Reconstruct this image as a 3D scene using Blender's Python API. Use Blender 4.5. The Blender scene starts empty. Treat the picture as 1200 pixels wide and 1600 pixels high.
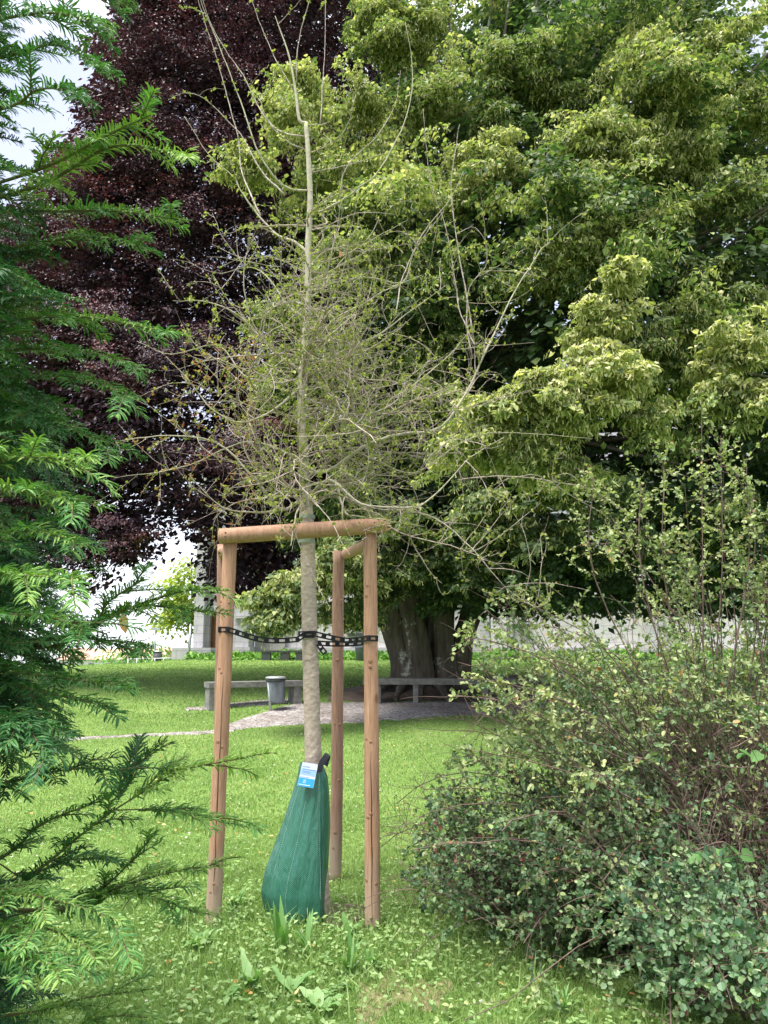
import bpy, math, random
import numpy as np
random.seed(7)
R = math.radians
C = bpy.context.scene.collection

# ------------------------------------------------------------------ camera, world, sun
FPX = 1180.0                      # focal length in pixels of a 1200x1600 picture
PITCH = R(10.33)
CAM = np.array([0.0, 0.0, 1.6])
cd = bpy.data.cameras.new('camera'); cam = bpy.data.objects.new('camera', cd); C.objects.link(cam)
cam.location = CAM; cam.rotation_euler = (R(90) + PITCH, 0, 0)
cd.sensor_fit = 'VERTICAL'; cd.sensor_height = 36; cd.lens = FPX/1600*36
cd.clip_start = 0.05; cd.clip_end = 5000
sc = bpy.context.scene
sc.camera = cam
SUN_EL, SUN_AZ = R(68), R(228)    # azimuth clockwise from +Y: light comes from behind the camera
w = bpy.data.worlds.new('World'); sc.world = w; w.use_nodes = True
nt = w.node_tree; bg = nt.nodes['Background']
sky = nt.nodes.new('ShaderNodeTexSky'); sky.sky_type = 'NISHITA'; sky.sun_disc = False
sky.sun_elevation = SUN_EL; sky.sun_rotation = SUN_AZ
tc = nt.nodes.new('ShaderNodeTexCoord')
nz = nt.nodes.new('ShaderNodeTexNoise'); nz.inputs['Scale'].default_value = 2.2; nz.inputs['Detail'].default_value = 6
nt.links.new(tc.outputs['Generated'], nz.inputs['Vector'])
cr = nt.nodes.new('ShaderNodeValToRGB')
cr.color_ramp.elements[0].position = .3; cr.color_ramp.elements[0].color = (.72, .72, .72, 1)
cr.color_ramp.elements[1].position = .6; cr.color_ramp.elements[1].color = (1, 1, 1, 1)
nt.links.new(nz.outputs['Fac'], cr.inputs['Fac'])
mx = nt.nodes.new('ShaderNodeMixRGB'); 
sx = nt.nodes.new('ShaderNodeSeparateXYZ'); nt.links.new(tc.outputs['Generated'], sx.inputs[0])
cl_r = nt.nodes.new('ShaderNodeValToRGB'); e = cl_r.color_ramp.elements      # overcast: pale at the horizon, brightest overhead
for q_, c_ in ((.30, (.24, .26, .335, 1)), (.62, (.24, .26, .34, 1))): e.new(q_).color = c_
e[0].position = .02; e[0].color = (.50, .51, .55, 1); e[-1].position = .85; e[-1].color = (1, 1, 1, 1)
nt.links.new(sx.outputs['Z'], cl_r.inputs['Fac'])
cm = nt.nodes.new('ShaderNodeVectorMath'); cm.operation = 'SCALE'; cm.inputs['Scale'].default_value = 16
nt.links.new(cl_r.outputs['Color'], cm.inputs[0]); nt.links.new(cm.outputs['Vector'], mx.inputs['Color2'])
nt.links.new(cr.outputs['Color'], mx.inputs['Fac']); nt.links.new(sky.outputs['Color'], mx.inputs['Color1'])
nt.links.new(mx.outputs['Color'], bg.inputs['Color']); bg.inputs['Strength'].default_value = .11
sl = bpy.data.lights.new('sun', 'SUN'); sl.energy = 3.5; sl.angle = R(24); sl.color = (1, .95, .86)
so = bpy.data.objects.new('sun', sl); C.objects.link(so)
so.rotation_euler = (R(90) - SUN_EL, 0, math.pi - SUN_AZ)
sc.view_settings.view_transform = 'Standard'; sc.view_settings.look = 'None'
sc.view_settings.gamma = 1; sc.view_settings.exposure = 1.17
sc.cycles.max_bounces = 7; sc.cycles.diffuse_bounces = 4; sc.cycles.transmission_bounces = 4
sc.cycles.glossy_bounces = 2; sc.cycles.caustics_reflective = False; sc.cycles.caustics_refractive = False

# ------------------------------------------------------------------ helpers
cp, sp_ = math.cos(PITCH), math.sin(PITCH)
def P(px, py, Y):
    """world point at world depth Y seen at pixel (px,py) of the 1200x1600 photograph"""
    u = (px-600)/FPX; v = (800-py)/FPX
    dy = cp - v*sp_; dz = sp_ + v*cp
    k = Y/dy
    return np.array([u*k, Y, CAM[2] + dz*k])
def proj(p):
    p = np.atleast_2d(p) - CAM
    f = p[:,1]*cp + p[:,2]*sp_; up = -p[:,1]*sp_ + p[:,2]*cp
    f = np.maximum(f, 1e-3)
    return 600 + FPX*p[:,0]/f, 800 - FPX*up/f
def sstep(t):
    t = np.clip(t, 0, 1); return t*t*(3-2*t)
HY = np.array([-40, 5.5, 7.5, 10, 12, 15, 20, 26, 33, 50, 90, 200, 600, 2000.])
HZ = np.array([0, 0, .03, .13, .29, .58, .87, 1.08, 1.25, 1.3, -3, -14, -30, -70.])
def H(x, y):
    x = np.asarray(x, float); y = np.asarray(y, float)
    z = (np.interp(y-.6, HY, HZ) + np.interp(y, HY, HZ) + np.interp(y+.6, HY, HZ))/3
    wl = sstep((-x - 7.8)/10)*sstep((y-25)/16)
    z = z - 6*wl*np.clip(1-(y-60)/200, 0, 1)
    z = z + .018*np.sin(x*1.7+y*.8)*np.sin(y*1.3-.5*x)*sstep((y-2)/2)
    return z
def G(px, py):
    """ground point under a pixel"""
    u = (px-600)/FPX; v = (800-py)/FPX
    dy = cp - v*sp_; dz = sp_ + v*cp
    lo, hi = 1.0, 60.0
    for Y in np.arange(1.0, 60, .05):
        if CAM[2] + dz*Y/dy < H(u*Y/dy, Y):
            return np.array([u*Y/dy, Y, float(H(u*Y/dy, Y))])
    return P(px, py, 40)

def tag(o, label=None, cat=None, group=None, kind=None):
    if label: o['label'] = label
    if cat: o['category'] = cat
    if group: o['group'] = group
    if kind: o['kind'] = kind
    return o
def thing(name, loc, label, cat, group=None):
    o = bpy.data.objects.new(name, None); C.objects.link(o)
    o.location = tuple(float(a) for a in loc); o.empty_display_size = .1
    return tag(o, label, cat, group)
def rootloc(o):
    l = np.zeros(3)
    while o is not None:
        l += np.array(o.location); o = o.parent
    return l

class MB:
    """gathers polygons and links them as ONE mesh object"""
    def __init__(s): s.V = []; s.I = []; s.T = []; s.A = []; s.S = []; s.n = 0
    def add(s, V, I, T, A=None, smooth=False):
        V = np.asarray(V, float).reshape(-1, 3); I = np.asarray(I, np.int64).ravel(); T = np.asarray(T, np.int64).ravel()
        s.V.append(V); s.I.append(I + s.n); s.T.append(T); s.n += len(V)
        s.A.append(np.full(len(T), .5) if A is None else np.broadcast_to(np.asarray(A, float), (len(T),)))
        s.S.append(np.full(len(T), smooth))
        return s
    def poly(s, V, F, A=None, smooth=False):
        return s.add(V, [i for f in F for i in f], [len(f) for f in F], A, smooth)
    def box(s, c, d, rz=0, M=None, A=None):
        c = np.array(c, float); d = np.array(d, float)/2
        V = np.array([[x, y, z] for x in (-1, 1) for y in (-1, 1) for z in (-1, 1)], float)*d
        if rz: V = V @ np.array([[math.cos(rz), math.sin(rz), 0], [-math.sin(rz), math.cos(rz), 0], [0, 0, 1]])
        if M is not None: V = V @ np.array(M)
        F = [(0,1,3,2), (4,6,7,5), (0,4,5,1), (2,3,7,6), (0,2,6,4), (1,5,7,3)]
        return s.poly(V + c, F, A)
    def tube(s, pts, rad, n=6, cap=True, A=None, ridge=None, smooth=True):
        p = np.asarray(pts, float); m = len(p)
        rad = np.broadcast_to(np.asarray(rad, float), (m,))
        t = np.gradient(p, axis=0); t /= np.linalg.norm(t, axis=1)[:, None] + 1e-12
        mean = p[-1]-p[0]; mean = mean/(np.linalg.norm(mean)+1e-9)
        ref = np.array([0, 0, 1.]) if abs(mean[2]) < .8 else np.array([1., 0, 0])
        u = ref - (t@ref)[:, None]*t; u /= np.linalg.norm(u, axis=1)[:, None] + 1e-9
        v = np.cross(t, u)
        a = np.arange(n)*2*math.pi/n
        rr = rad[:, None]*np.ones((1, n))
        if ridge is not None: rr = rr*ridge(np.arange(m)[:, None], a[None, :])
        V = p[:, None, :] + rr[..., None]*(np.cos(a)[None, :, None]*u[:, None, :] + np.sin(a)[None, :, None]*v[:, None, :])
        i = np.arange(m-1)[:, None]*n; j = np.arange(n)[None, :]; k = (j+1) % n
        F = np.stack([i+j, i+k, i+n+k, i+n+j], -1).reshape(-1, 4)
        V = V.reshape(-1, 3); I = F.ravel(); T = np.full(len(F), 4)
        if cap:
            I = np.concatenate([I, np.arange(n)[::-1], (m-1)*n + np.arange(n)]); T = np.concatenate([T, [n, n]])
        s.add(V, I, T, A, smooth)
        if cap: s.S[-1] = s.S[-1].copy(); s.S[-1][-2:] = False
        return s
    def scatter(s, tmpl, pos, d, nrm, scale, tint):
        V0, F0 = tmpl; V0 = np.asarray(V0, float)
        pos = np.asarray(pos, float); N = len(pos)
        if N == 0: return s
        d = d/(np.linalg.norm(d, axis=1)[:, None]+1e-9)
        x = np.cross(d, nrm); x /= np.linalg.norm(x, axis=1)[:, None]+1e-9
        nn = np.cross(x, d)
        sca = np.asarray(scale, float)
        if sca.ndim < 2: sca = np.broadcast_to(sca, (N,))[:, None]*np.ones((1, 3))
        W = V0[None]*sca[:, None, :]
        V = pos[:, None] + W[..., 0:1]*x[:, None] + W[..., 1:2]*d[:, None] + W[..., 2:3]*nn[:, None]
        I0 = np.array([i for f in F0 for i in f]); T0 = np.array([len(f) for f in F0])
        I = (I0[None] + (np.arange(N)*len(V0))[:, None]).ravel(); T = np.tile(T0, N)
        return s.add(V.reshape(-1, 3), I, T, np.repeat(np.clip(tint, 0, 1), len(F0)))
    def build(s, name, mat, parent=None):
        V = np.concatenate(s.V); I = np.concatenate(s.I); T = np.concatenate(s.T); A = np.concatenate(s.A); S = np.concatenate(s.S)
        if parent is not None: V = V - rootloc(parent)
        me = bpy.data.meshes.new(name)
        me.vertices.add(len(V)); me.vertices.foreach_set('co', V.astype(np.float32).ravel())
        me.loops.add(len(I)); me.loops.foreach_set('vertex_index', I.astype(np.int32))
        me.polygons.add(len(T)); st = np.concatenate([[0], np.cumsum(T)[:-1]])
        me.polygons.foreach_set('loop_start', st.astype(np.int32)); me.polygons.foreach_set('loop_total', T.astype(np.int32))
        me.polygons.foreach_set('use_smooth', S.astype(bool))
        at = me.attributes.new('tint', 'FLOAT', 'FACE'); at.data.foreach_set('value', A.astype(np.float32))
        me.update(calc_edges=True); me.validate()
        me.materials.append(mat)
        o = bpy.data.objects.new(name, me); C.objects.link(o)
        if parent is not None: o.parent = parent
        return o

def rng(k): return np.random.default_rng(k)
def cat_rom(pts, n=6):
    p = np.asarray(pts, float)
    if len(p) < 3: 
        t = np.linspace(0, 1, n+1)[:, None]; return p[0]*(1-t) + p[-1]*t
    q = np.vstack([2*p[0]-p[1], p, 2*p[-1]-p[-2]]); out = []
    for i in range(1, len(q)-2):
        for k in range(n):
            t = k/n; a, b, c, d = q[i-1:i+3]
            out.append(.5*(2*b + (c-a)*t + (2*a-5*b+4*c-d)*t*t + (3*b-a-3*c+d)*t**3))
    out.append(q[-2]); return np.array(out)

# ------------------------------------------------------------------ materials
def newmat(name):
    m = bpy.data.materials.new(name); m.use_nodes = True
    return m, m.node_tree, m.node_tree.nodes['Principled BSDF']
def ramp(nt, stops, src=None):
    r = nt.nodes.new('ShaderNodeValToRGB'); e = r.color_ramp.elements
    while len(e) < len(stops): e.new(.5)
    for k, (p, c) in enumerate(stops): e[k].position = p; e[k].color = (*c, 1)
    if src is not None: nt.links.new(src, r.inputs['Fac'])
    return r.outputs['Color']
def noise(nt, scale, detail=4, rough=.55, vec=None, stretch=None):
    t = nt.nodes.new('ShaderNodeTexCoord'); o = t.outputs['Object'] if vec is None else vec
    if stretch:
        mp = nt.nodes.new('ShaderNodeMapping'); mp.inputs['Scale'].default_value = stretch; nt.links.new(o, mp.inputs['Vector']); o = mp.outputs['Vector']
    n = nt.nodes.new('ShaderNodeTexNoise'); n.inputs['Scale'].default_value = scale; n.inputs['Detail'].default_value = detail
    n.inputs['Roughness'].default_value = rough; nt.links.new(o, n.inputs['Vector']); return n.outputs['Fac']
def mix(nt, a, b, fac, mode='MIX'):
    m = nt.nodes.new('ShaderNodeMixRGB'); m.blend_type = mode
    for v, k in ((fac, 'Fac'), (a, 'Color1'), (b, 'Color2')):
        if hasattr(v, 'is_linked'): nt.links.new(v, m.inputs[k])
        else: m.inputs[k].default_value = v if k == 'Fac' else (*v, 1)
    return m.outputs['Color']
def bump(nt, bs, src, strength=.3, dist=.01):
    b = nt.nodes.new('ShaderNodeBump'); b.inputs['Strength'].default_value = strength; b.inputs['Distance'].default_value = dist
    nt.links.new(src, b.inputs['Height']); nt.links.new(b.outputs['Normal'], bs.inputs['Normal'])
def leafmat(name, stops, trans=.35, rough=.5, spec=.35, transcol=(1.0, 1.15, .5)):
    m, nt, bs = newmat(name)
    at = nt.nodes.new('ShaderNodeAttribute'); at.attribute_name = 'tint'
    col = ramp(nt, stops, at.outputs['Fac'])
    nt.links.new(col, bs.inputs['Base Color']); bs.inputs['Roughness'].default_value = rough
    bs.inputs['Specular IOR Level'].default_value = spec
    if trans > 0:
        tr = nt.nodes.new('ShaderNodeBsdfTranslucent')
        nt.links.new(mix(nt, col, transcol, 1.0, 'MULTIPLY'), tr.inputs['Color'])
        ms = nt.nodes.new('ShaderNodeMixShader'); ms.inputs['Fac'].default_value = trans
        nt.links.new(bs.outputs[0], ms.inputs[1]); nt.links.new(tr.outputs[0], ms.inputs[2])
        nt.links.new(ms.outputs[0], nt.nodes['Material Output'].inputs['Surface'])
    return m
def plain(name, stops, scale=20, rough=.7, bumps=.2, dist=.004, stretch=None, detail=5, metallic=0, spec=.4):
    m, nt, bs = newmat(name); n = noise(nt, scale, detail, stretch=stretch)
    nt.links.new(ramp(nt, stops, n), bs.inputs['Base Color']); bs.inputs['Roughness'].default_value = rough
    bs.inputs['Metallic'].default_value = metallic; bs.inputs['Specular IOR Level'].default_value = spec
    if bumps: bump(nt, bs, n, bumps, dist)
    return m

M = {}
M['lime_leaf'] = leafmat('lime_leaf', [(0, (.042, .082, .036)), (.35, (.085, .14, .058)), (.6, (.21, .27, .10)), (.8, (.42, .44, .18)), (1, (.66, .61, .37))], .42)
M['beech_leaf'] = leafmat('beech_leaf', [(0, (.032, .020, .032)), (.5, (.075, .040, .056)), (.8, (.145, .058, .075)), (1, (.21, .09, .08))], .22, .45, .4, (1, .5, .5))
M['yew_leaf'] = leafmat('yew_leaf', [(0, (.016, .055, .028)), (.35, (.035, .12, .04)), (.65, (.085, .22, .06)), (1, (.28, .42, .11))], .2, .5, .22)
M['shoot_leaf'] = leafmat('young_tree_leaf', [(0, (.15, .19, .045)), (.6, (.30, .34, .09)), (.85, (.42, .40, .14)), (.93, (.40, .16, .09)), (1, (.32, .08, .05))], .4)
M['shrub_leaf'] = leafmat('shrub_leaf', [(0, (.06, .12, .065)), (.4, (.14, .22, .10)), (.65, (.25, .32, .14)), (.88, (.37, .42, .19)), (.94, (.42, .40, .15)), (1, (.30, .09, .05))], .3)
M['mound_leaf'] = leafmat('mound_leaf', [(0, (.04, .085, .04)), (.5, (.13, .22, .105)), (.85, (.27, .37, .17)), (.93, (.16, .07, .05)), (1, (.14, .05, .04))], .25)
M['round_leaf'] = leafmat('round_leaf', [(0, (.05, .12, .065)), (.5, (.17, .28, .15)), (.9, (.35, .46, .25)), (1, (.45, .48, .22))], .3)
M['grass'] = leafmat('grass_blade', [(0, (.10, .18, .05)), (.5, (.22, .35, .105)), (.9, (.37, .49, .18)), (1, (.45, .40, .2))], .35, .5, .3)
M['cover'] = leafmat('ground_cover_leaf', [(0, (.11, .20, .065)), (.5, (.23, .37, .13)), (1, (.40, .52, .23))], .3)
M['weed'] = leafmat('weed_leaf', [(0, (.07, .18, .05)), (.6, (.17, .34, .10)), (1, (.36, .52, .24))], .35)
M['hedge'] = leafmat('ivy_leaf', [(0, (.06, .16, .03)), (.6, (.15, .32, .06)), (1, (.3, .5, .1))], .3)
M['bright_leaf'] = leafmat('bright_leaf', [(0, (.2, .3, .04)), (1, (.5, .55, .1))], .4)
M['litter'] = leafmat('fallen_leaf', [(0, (.35, .14, .05)), (.6, (.5, .3, .1)), (1, (.55, .45, .2))], .1)
M['clover'] = leafmat('clover_flower', [(0, (.7, .66, .62)), (1, (.85, .82, .8))], .2)
M['bark_lime'] = None
def bark(name, stops, lichen, scale, st, bd=.03, lsc=1.3, lpos=.6):
    m, nt, bs = newmat(name)
    n = noise(nt, scale, 8, .65, stretch=st); n2 = noise(nt, lsc, 9, .7); 
    col = ramp(nt, stops, n)
    msk = ramp(nt, [(lpos-.02, (0, 0, 0)), (lpos+.04, (1, 1, 1))], n2)
    nt.links.new(mix(nt, col, lichen, msk), bs.inputs['Base Color']); bs.inputs['Roughness'].default_value = .9
    bs.inputs['Specular IOR Level'].default_value = .2
    bump(nt, bs, n, .9, bd); return m
M['bark_lime'] = bark('old_bark', [(.3, (.055, .047, .038)), (.7, (.19, .165, .13))], (.48, .47, .41), 6, (1.4, 1.4, .22), .06, 2.6, .60)
M['bark_beech'] = bark('smooth_grey_bark', [(.3, (.08, .07, .065)), (.7, (.17, .15, .14))], (.2, .2, .17), 4, (1, 1, .4), .02)
M['bark_young'] = bark('young_bark', [(.3, (.26, .23, .17)), (.7, (.50, .46, .38))], (.34, .36, .18), 40, (1, 1, .8), .004, 14, .55)
M['twig'] = plain('twig_bark', [(.35, (.20, .15, .13)), (.65, (.48, .41, .37))], 30, .7, 0)
M['twig_green'] = plain('twig_lichen', [(.35, (.22, .175, .13)), (.65, (.44, .38, .29))], 25, .8, .3)
M['stem'] = plain('shrub_stem', [(.3, (.07, .045, .04)), (.7, (.20, .13, .11))], 18, .7, 0)
M['yew_stem'] = plain('yew_stem', [(.3, (.08, .05, .03)), (.7, (.14, .17, .05))], 18, .7, 0)

def wood(name, a, b, c):
    m, nt, bs = newmat(name)
    g = noise(nt, 9, 9, .65, stretch=(6, 6, .45)); f = noise(nt, 60, 5, .6, stretch=(3, 3, .15)); k = noise(nt, 2.2, 4)
    col = ramp(nt, [(.3, a), (.55, b), (.75, c)], g)
    col = mix(nt, col, ramp(nt, [(.35, (.66, .58, .52)), (.6, (1, 1, 1))], f), .75, 'MULTIPLY')
    col = mix(nt, col, ramp(nt, [(.35, (.72, .70, .70)), (.6, (1.04, 1, .97))], k), .7, 'MULTIPLY')
    # knots
    t = nt.nodes.new('ShaderNodeTexCoord'); mp = nt.nodes.new('ShaderNodeMapping'); mp.inputs['Scale'].default_value = (1, 1, .55)
    nt.links.new(t.outputs['Object'], mp.inputs['Vector'])
    vo = nt.nodes.new('ShaderNodeTexVoronoi'); vo.inputs['Scale'].default_value = 6.5; vo.inputs['Randomness'].default_value = 1
    nt.links.new(mp.outputs['Vector'], vo.inputs['Vector'])
    kn = ramp(nt, [(.0, (.35, .25, .2)), (.09, (.55, .42, .36)), (.13, (1, 1, 1))], vo.outputs['Distance'])
    col = mix(nt, col, kn, .8, 'MULTIPLY')
    sz = nt.nodes.new('ShaderNodeSeparateXYZ'); nt.links.new(t.outputs['Object'], sz.inputs[0]); ad = nt.nodes.new('ShaderNodeMath'); ad.operation = 'MULTIPLY_ADD'
    nt.links.new(k, ad.inputs[0]); ad.inputs[1].default_value = .9; nt.links.new(sz.outputs['Z'], ad.inputs[2])
    foot = ramp(nt, [(.35, (.75, .75, .75)), (.95, (0, 0, 0))], ad.outputs[0])
    col = mix(nt, col, mix(nt, (.30, .25, .21), (.52, .43, .35), g), foot)
    nt.links.new(col, bs.inputs['Base Color']); bs.inputs['Roughness'].default_value = .72; bs.inputs['Specular IOR Level'].default_value = .3
    bump(nt, bs, f, .35, .003); return m
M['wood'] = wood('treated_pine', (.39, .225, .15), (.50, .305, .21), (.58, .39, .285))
M['wood_dark'] = wood('darker_pine', (.25, .15, .115), (.36, .225, .17), (.43, .29, .22))  # darker tone of the same pine, used on the rear stakes
M['crack'] = plain('crack', [(.3, (.06, .03, .02)), (.7, (.1, .05, .03))], 20, .9, 0)
M['knot'] = plain('wood_knot', [(.3, (.20, .10, .06)), (.7, (.36, .20, .13))], 90, .8, .3)
M['wood_end'] = plain('cut_pine', [(.3, (.42, .27, .14)), (.7, (.6, .42, .25))], 25, .8, .3)
m, nt, bs = newmat('burlap_wrap'); M['burlap'] = m
n1 = noise(nt, 26, 6, .65, stretch=(1, 1, 2.6)); n2 = noise(nt, 420, 2, .5)
col = ramp(nt, [(.3, (.33, .26, .22)), (.6, (.56, .465, .40)), (.8, (.68, .58, .51))], n1)
col = mix(nt, col, ramp(nt, [(.35, (.7, .7, .7)), (.65, (1.05, 1.05, 1.05))], n2), .6, 'MULTIPLY')
nt.links.new(col, bs.inputs['Base Color']); bs.inputs['Roughness'].default_value = .95; bs.inputs['Specular IOR Level'].default_value = .1
bump(nt, bs, n2, .5, .002)
M['black'] = plain('black_plastic', [(.3, (.008, .008, .012)), (.7, (.014, .014, .02))], 40, .5, 0, spec=.25)
M['strap'] = plain('black_webbing', [(.3, (.01, .012, .02)), (.7, (.025, .028, .04))], 200, .7, .2, .001)
M['tape'] = plain('green_tape', [(.3, (.20, .27, .21)), (.7, (.30, .36, .29))], 30, .6, 0)
M['concrete'] = plain('bench_stone', [(.3, (.11, .105, .10)), (.5, (.19, .185, .175)), (.75, (.27, .26, .24))], 9, .9, .4, .01, detail=9)
M['metal'] = plain('galvanised_metal', [(.3, (.38, .40, .43)), (.7, (.5, .52, .55))], 12, .45, .1, metallic=.5)
M['dark_metal'] = plain('dark_metal', [(.3, (.04, .045, .05)), (.7, (.08, .085, .09))], 12, .5, .1)
M['binliner'] = plain('grey_bin_liner', [(.3, (.09, .10, .12)), (.7, (.24, .26, .30))], 7, .3, .5, .02, stretch=(1, 1, .4))
M['door'] = plain('door_wood', [(.3, (.17, .07, .035)), (.7, (.30, .14, .07))], 6, .6, .2, stretch=(4, 4, .4))
M['slate'] = plain('grey_slate', [(.3, (.10, .10, .11)), (.7, (.17, .17, .19))], 3, .8, .2)
M['roof'] = plain('red_tiles', [(.3, (.42, .25, .19)), (.7, (.52, .34, .27))], 3, .9, .2)
M['render'] = plain('pale_render', [(.3, (.55, .54, .54)), (.7, (.66, .65, .64))], 1, .9, .1)
M['glass'] = plain('dark_glass', [(.3, (.03, .035, .045)), (.7, (.06, .07, .08))], 1, .08, 0, spec=.8)
M['white'] = plain('white_paint', [(.3, (.68, .68, .7)), (.7, (.78, .78, .8))], 3, .5, .05)
def stone(name, a, b, rough=.9):
    m, nt, bs = newmat(name)
    t = nt.nodes.new('ShaderNodeTexCoord'); mp = nt.nodes.new('ShaderNodeMapping'); mp.inputs['Rotation'].default_value = (R(90), 0, 0)
    nt.links.new(t.outputs['Object'], mp.inputs['Vector'])
    br = nt.nodes.new('ShaderNodeTexBrick'); nt.links.new(mp.outputs['Vector'], br.inputs['Vector'])
    br.inputs['Color1'].default_value = (*a, 1); br.inputs['Color2'].default_value = (*b, 1)
    br.inputs['Mortar'].default_value = (a[0]*.62, a[1]*.6, a[2]*.6, 1); br.inputs['Scale'].default_value = 1
    br.inputs['Mortar Size'].default_value = .012; br.inputs['Brick Width'].default_value = 1.05; br.inputs['Row Height'].default_value = .36
    n = noise(nt, 3, 7, .65)
    col = mix(nt, br.outputs['Color'], ramp(nt, [(.3, (.78, .77, .76)), (.65, (1.05, 1.04, 1.03))], n), .8, 'MULTIPLY')
    nt.links.new(col, bs.inputs['Base Color']); bs.inputs['Roughness'].default_value = rough
    bump(nt, bs, br.outputs['Fac'], -.4, .02); return m
M['stone'] = stone('ashlar_light', (.58, .56, .57), (.54, .53, .54))
M['stone_b'] = stone('ashlar_grey', (.46, .455, .485), (.42, .42, .45))
# ground
m, nt, bs = newmat('lawn_soil'); M['lawn'] = m
n1 = noise(nt, 1.1, 6, .6); n2 = noise(nt, 45, 6, .7); n3 = noise(nt, .23, 3)
col = ramp(nt, [(.3, (.105, .18, .05)), (.5, (.155, .25, .07)), (.7, (.21, .30, .10))], n1)
col = mix(nt, col, ramp(nt, [(.3, (.45, .5, .4)), (.5, (1, 1, 1)), (.72, (1.5, 1.4, 1.2))], n2), .8, 'MULTIPLY')
col = mix(nt, col, ramp(nt, [(.35, (.85, .9, .8)), (.65, (1.1, 1.05, 1))], n3), 1, 'MULTIPLY')
nt.links.new(col, bs.inputs['Base Color']); bs.inputs['Roughness'].default_value = .95; bs.inputs['Specular IOR Level'].default_value = .1
bump(nt, bs, n2, .8, .03)
m, nt, bs = newmat('gravel'); M['gravel'] = m
vo = nt.nodes.new('ShaderNodeTexVoronoi'); vo.inputs['Scale'].default_value = 28
t = nt.nodes.new('ShaderNodeTexCoord'); nt.links.new(t.outputs['Object'], vo.inputs['Vector'])
sep = nt.nodes.new('ShaderNodeSeparateColor'); nt.links.new(vo.outputs['Color'], sep.inputs[0])
col = ramp(nt, [(0, (.16, .14, .14)), (.5, (.30, .275, .27)), (1, (.48, .45, .44))], sep.outputs[0])
col = mix(nt, col, ramp(nt, [(.35, (.7, .66, .62)), (.6, (1, 1, 1))], noise(nt, 1.2, 5)), 1, 'MULTIPLY')
nt.links.new(col, bs.inputs['Base Color']); bs.inputs['Roughness'].default_value = .95; bump(nt, bs, vo.outputs['Distance'], .8, .03)
M['dirt'] = plain('bare_soil', [(.3, (.06, .045, .035)), (.6, (.13, .10, .08)), (.8, (.2, .16, .13))], 4, .95, .8, .05, detail=9)
M['drysoil'] = plain('dry_soil', [(.3, (.12, .15, .05)), (.5, (.22, .19, .10)), (.75, (.34, .29, .16))], 14, .95, .8, .03, detail=8)

# watering bag: woven green sheet
m, nt, bs = newmat('woven_green_sheet'); M['bag'] = m
t = nt.nodes.new('ShaderNodeTexCoord')
cols = []
for ang in (R(38), R(-38)):
    mp = nt.nodes.new('ShaderNodeMapping'); mp.inputs['Rotation'].default_value = (0, ang, 0); nt.links.new(t.outputs['Object'], mp.inputs['Vector'])
    wv = nt.nodes.new('ShaderNodeTexWave'); wv.wave_type = 'BANDS'; wv.bands_direction = 'Z'; wv.inputs['Scale'].default_value = 38
    nt.links.new(mp.outputs['Vector'], wv.inputs['Vector']); cols.append(ramp(nt, [(.84, (0, 0, 0)), (.97, (1, 1, 1))], wv.outputs['Fac']))
grid = mix(nt, cols[0], cols[1], 1, 'LIGHTEN')
big = noise(nt, 5, 4)
base = mix(nt, (.013, .098, .072), (.023, .145, .105), big)
nt.links.new(mix(nt, base, (.16, .36, .29), mix(nt, (0, 0, 0), grid, .42)), bs.inputs['Base Color'])
bs.inputs['Roughness'].default_value = .27; bs.inputs['Specular IOR Level'].default_value = .6
bump(nt, bs, noise(nt, 9, 5, stretch=(2.2, 2.2, .35)), .8, .04)
M['stitch'] = plain('stitch_thread', [(.3, (.45, .6, .55)), (.7, (.6, .75, .7))], 30, .5, 0)

# ------------------------------------------------------------------ terrain
def grid_mesh(xs, ys, zf, mat, name, parent=None):
    X, Y = np.meshgrid(xs, ys); Z = zf(X, Y); nx, ny = len(xs), len(ys)
    V = np.stack([X, Y, Z], -1).reshape(-1, 3)
    i, j = np.meshgrid(np.arange(nx-1), np.arange(ny-1)); a = (j*nx+i).ravel()
    F = np.stack([a, a+1, a+nx+1, a+nx], -1)
    return MB().add(V, F.ravel(), np.full(len(F), 4), smooth=True).build(name, mat, parent)
xs = np.concatenate([-np.geomspace(1500, 30, 22), np.arange(-28, 28.01, .5), np.geomspace(30, 1500, 22)])
ys = np.concatenate([-np.geomspace(40, 4, 8), np.arange(-2, 60, .3), np.geomspace(60.5, 2000, 40)])
tag(grid_mesh(xs, ys, H, M['lawn'], 'lawn_ground'), 'green lawn rising gently toward the stone building', kind='structure')

def strip(name, xs, near, far, ny, lift, mat, label, rag=.08, seed=0, hump=None):
    """a sheet lying on the ground between two boundary curves y=near(x), y=far(x)"""
    g = rng(seed); n = len(xs)
    jn = g.normal(0, rag, n); jf = g.normal(0, rag, n)
    V = []
    for k, x in enumerate(xs):
        yn, yf = near(x)+jn[k], far(x)+jf[k]
        for q in range(ny+1):
            y = yn + (yf-yn)*q/ny; e = math.sin(math.pi*q/ny)
            V.append((x, y, float(H(x, y)) + (lift if 0 < q < ny else -.01) + (hump(x, y)*e if hump else 0)))
    F = [(i*(ny+1)+q, (i+1)*(ny+1)+q, (i+1)*(ny+1)+q+1, i*(ny+1)+q+1) for i in range(n-1) for q in range(ny)]
    return tag(MB().poly(V, F, smooth=True).build(name, mat), label, kind='structure')
def pix_curve(pts):
    g = np.array([G(*p)[:2] for p in pts]); o = np.argsort(g[:, 0]); g = g[o]
    return lambda x: float(np.interp(x, g[:, 0], g[:, 1]))
gn = pix_curve([(330, 1146), (380, 1140), (430, 1136), (500, 1133), (560, 1131), (640, 1124), (720, 1119), (900, 1112), (1200, 1110)])
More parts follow.
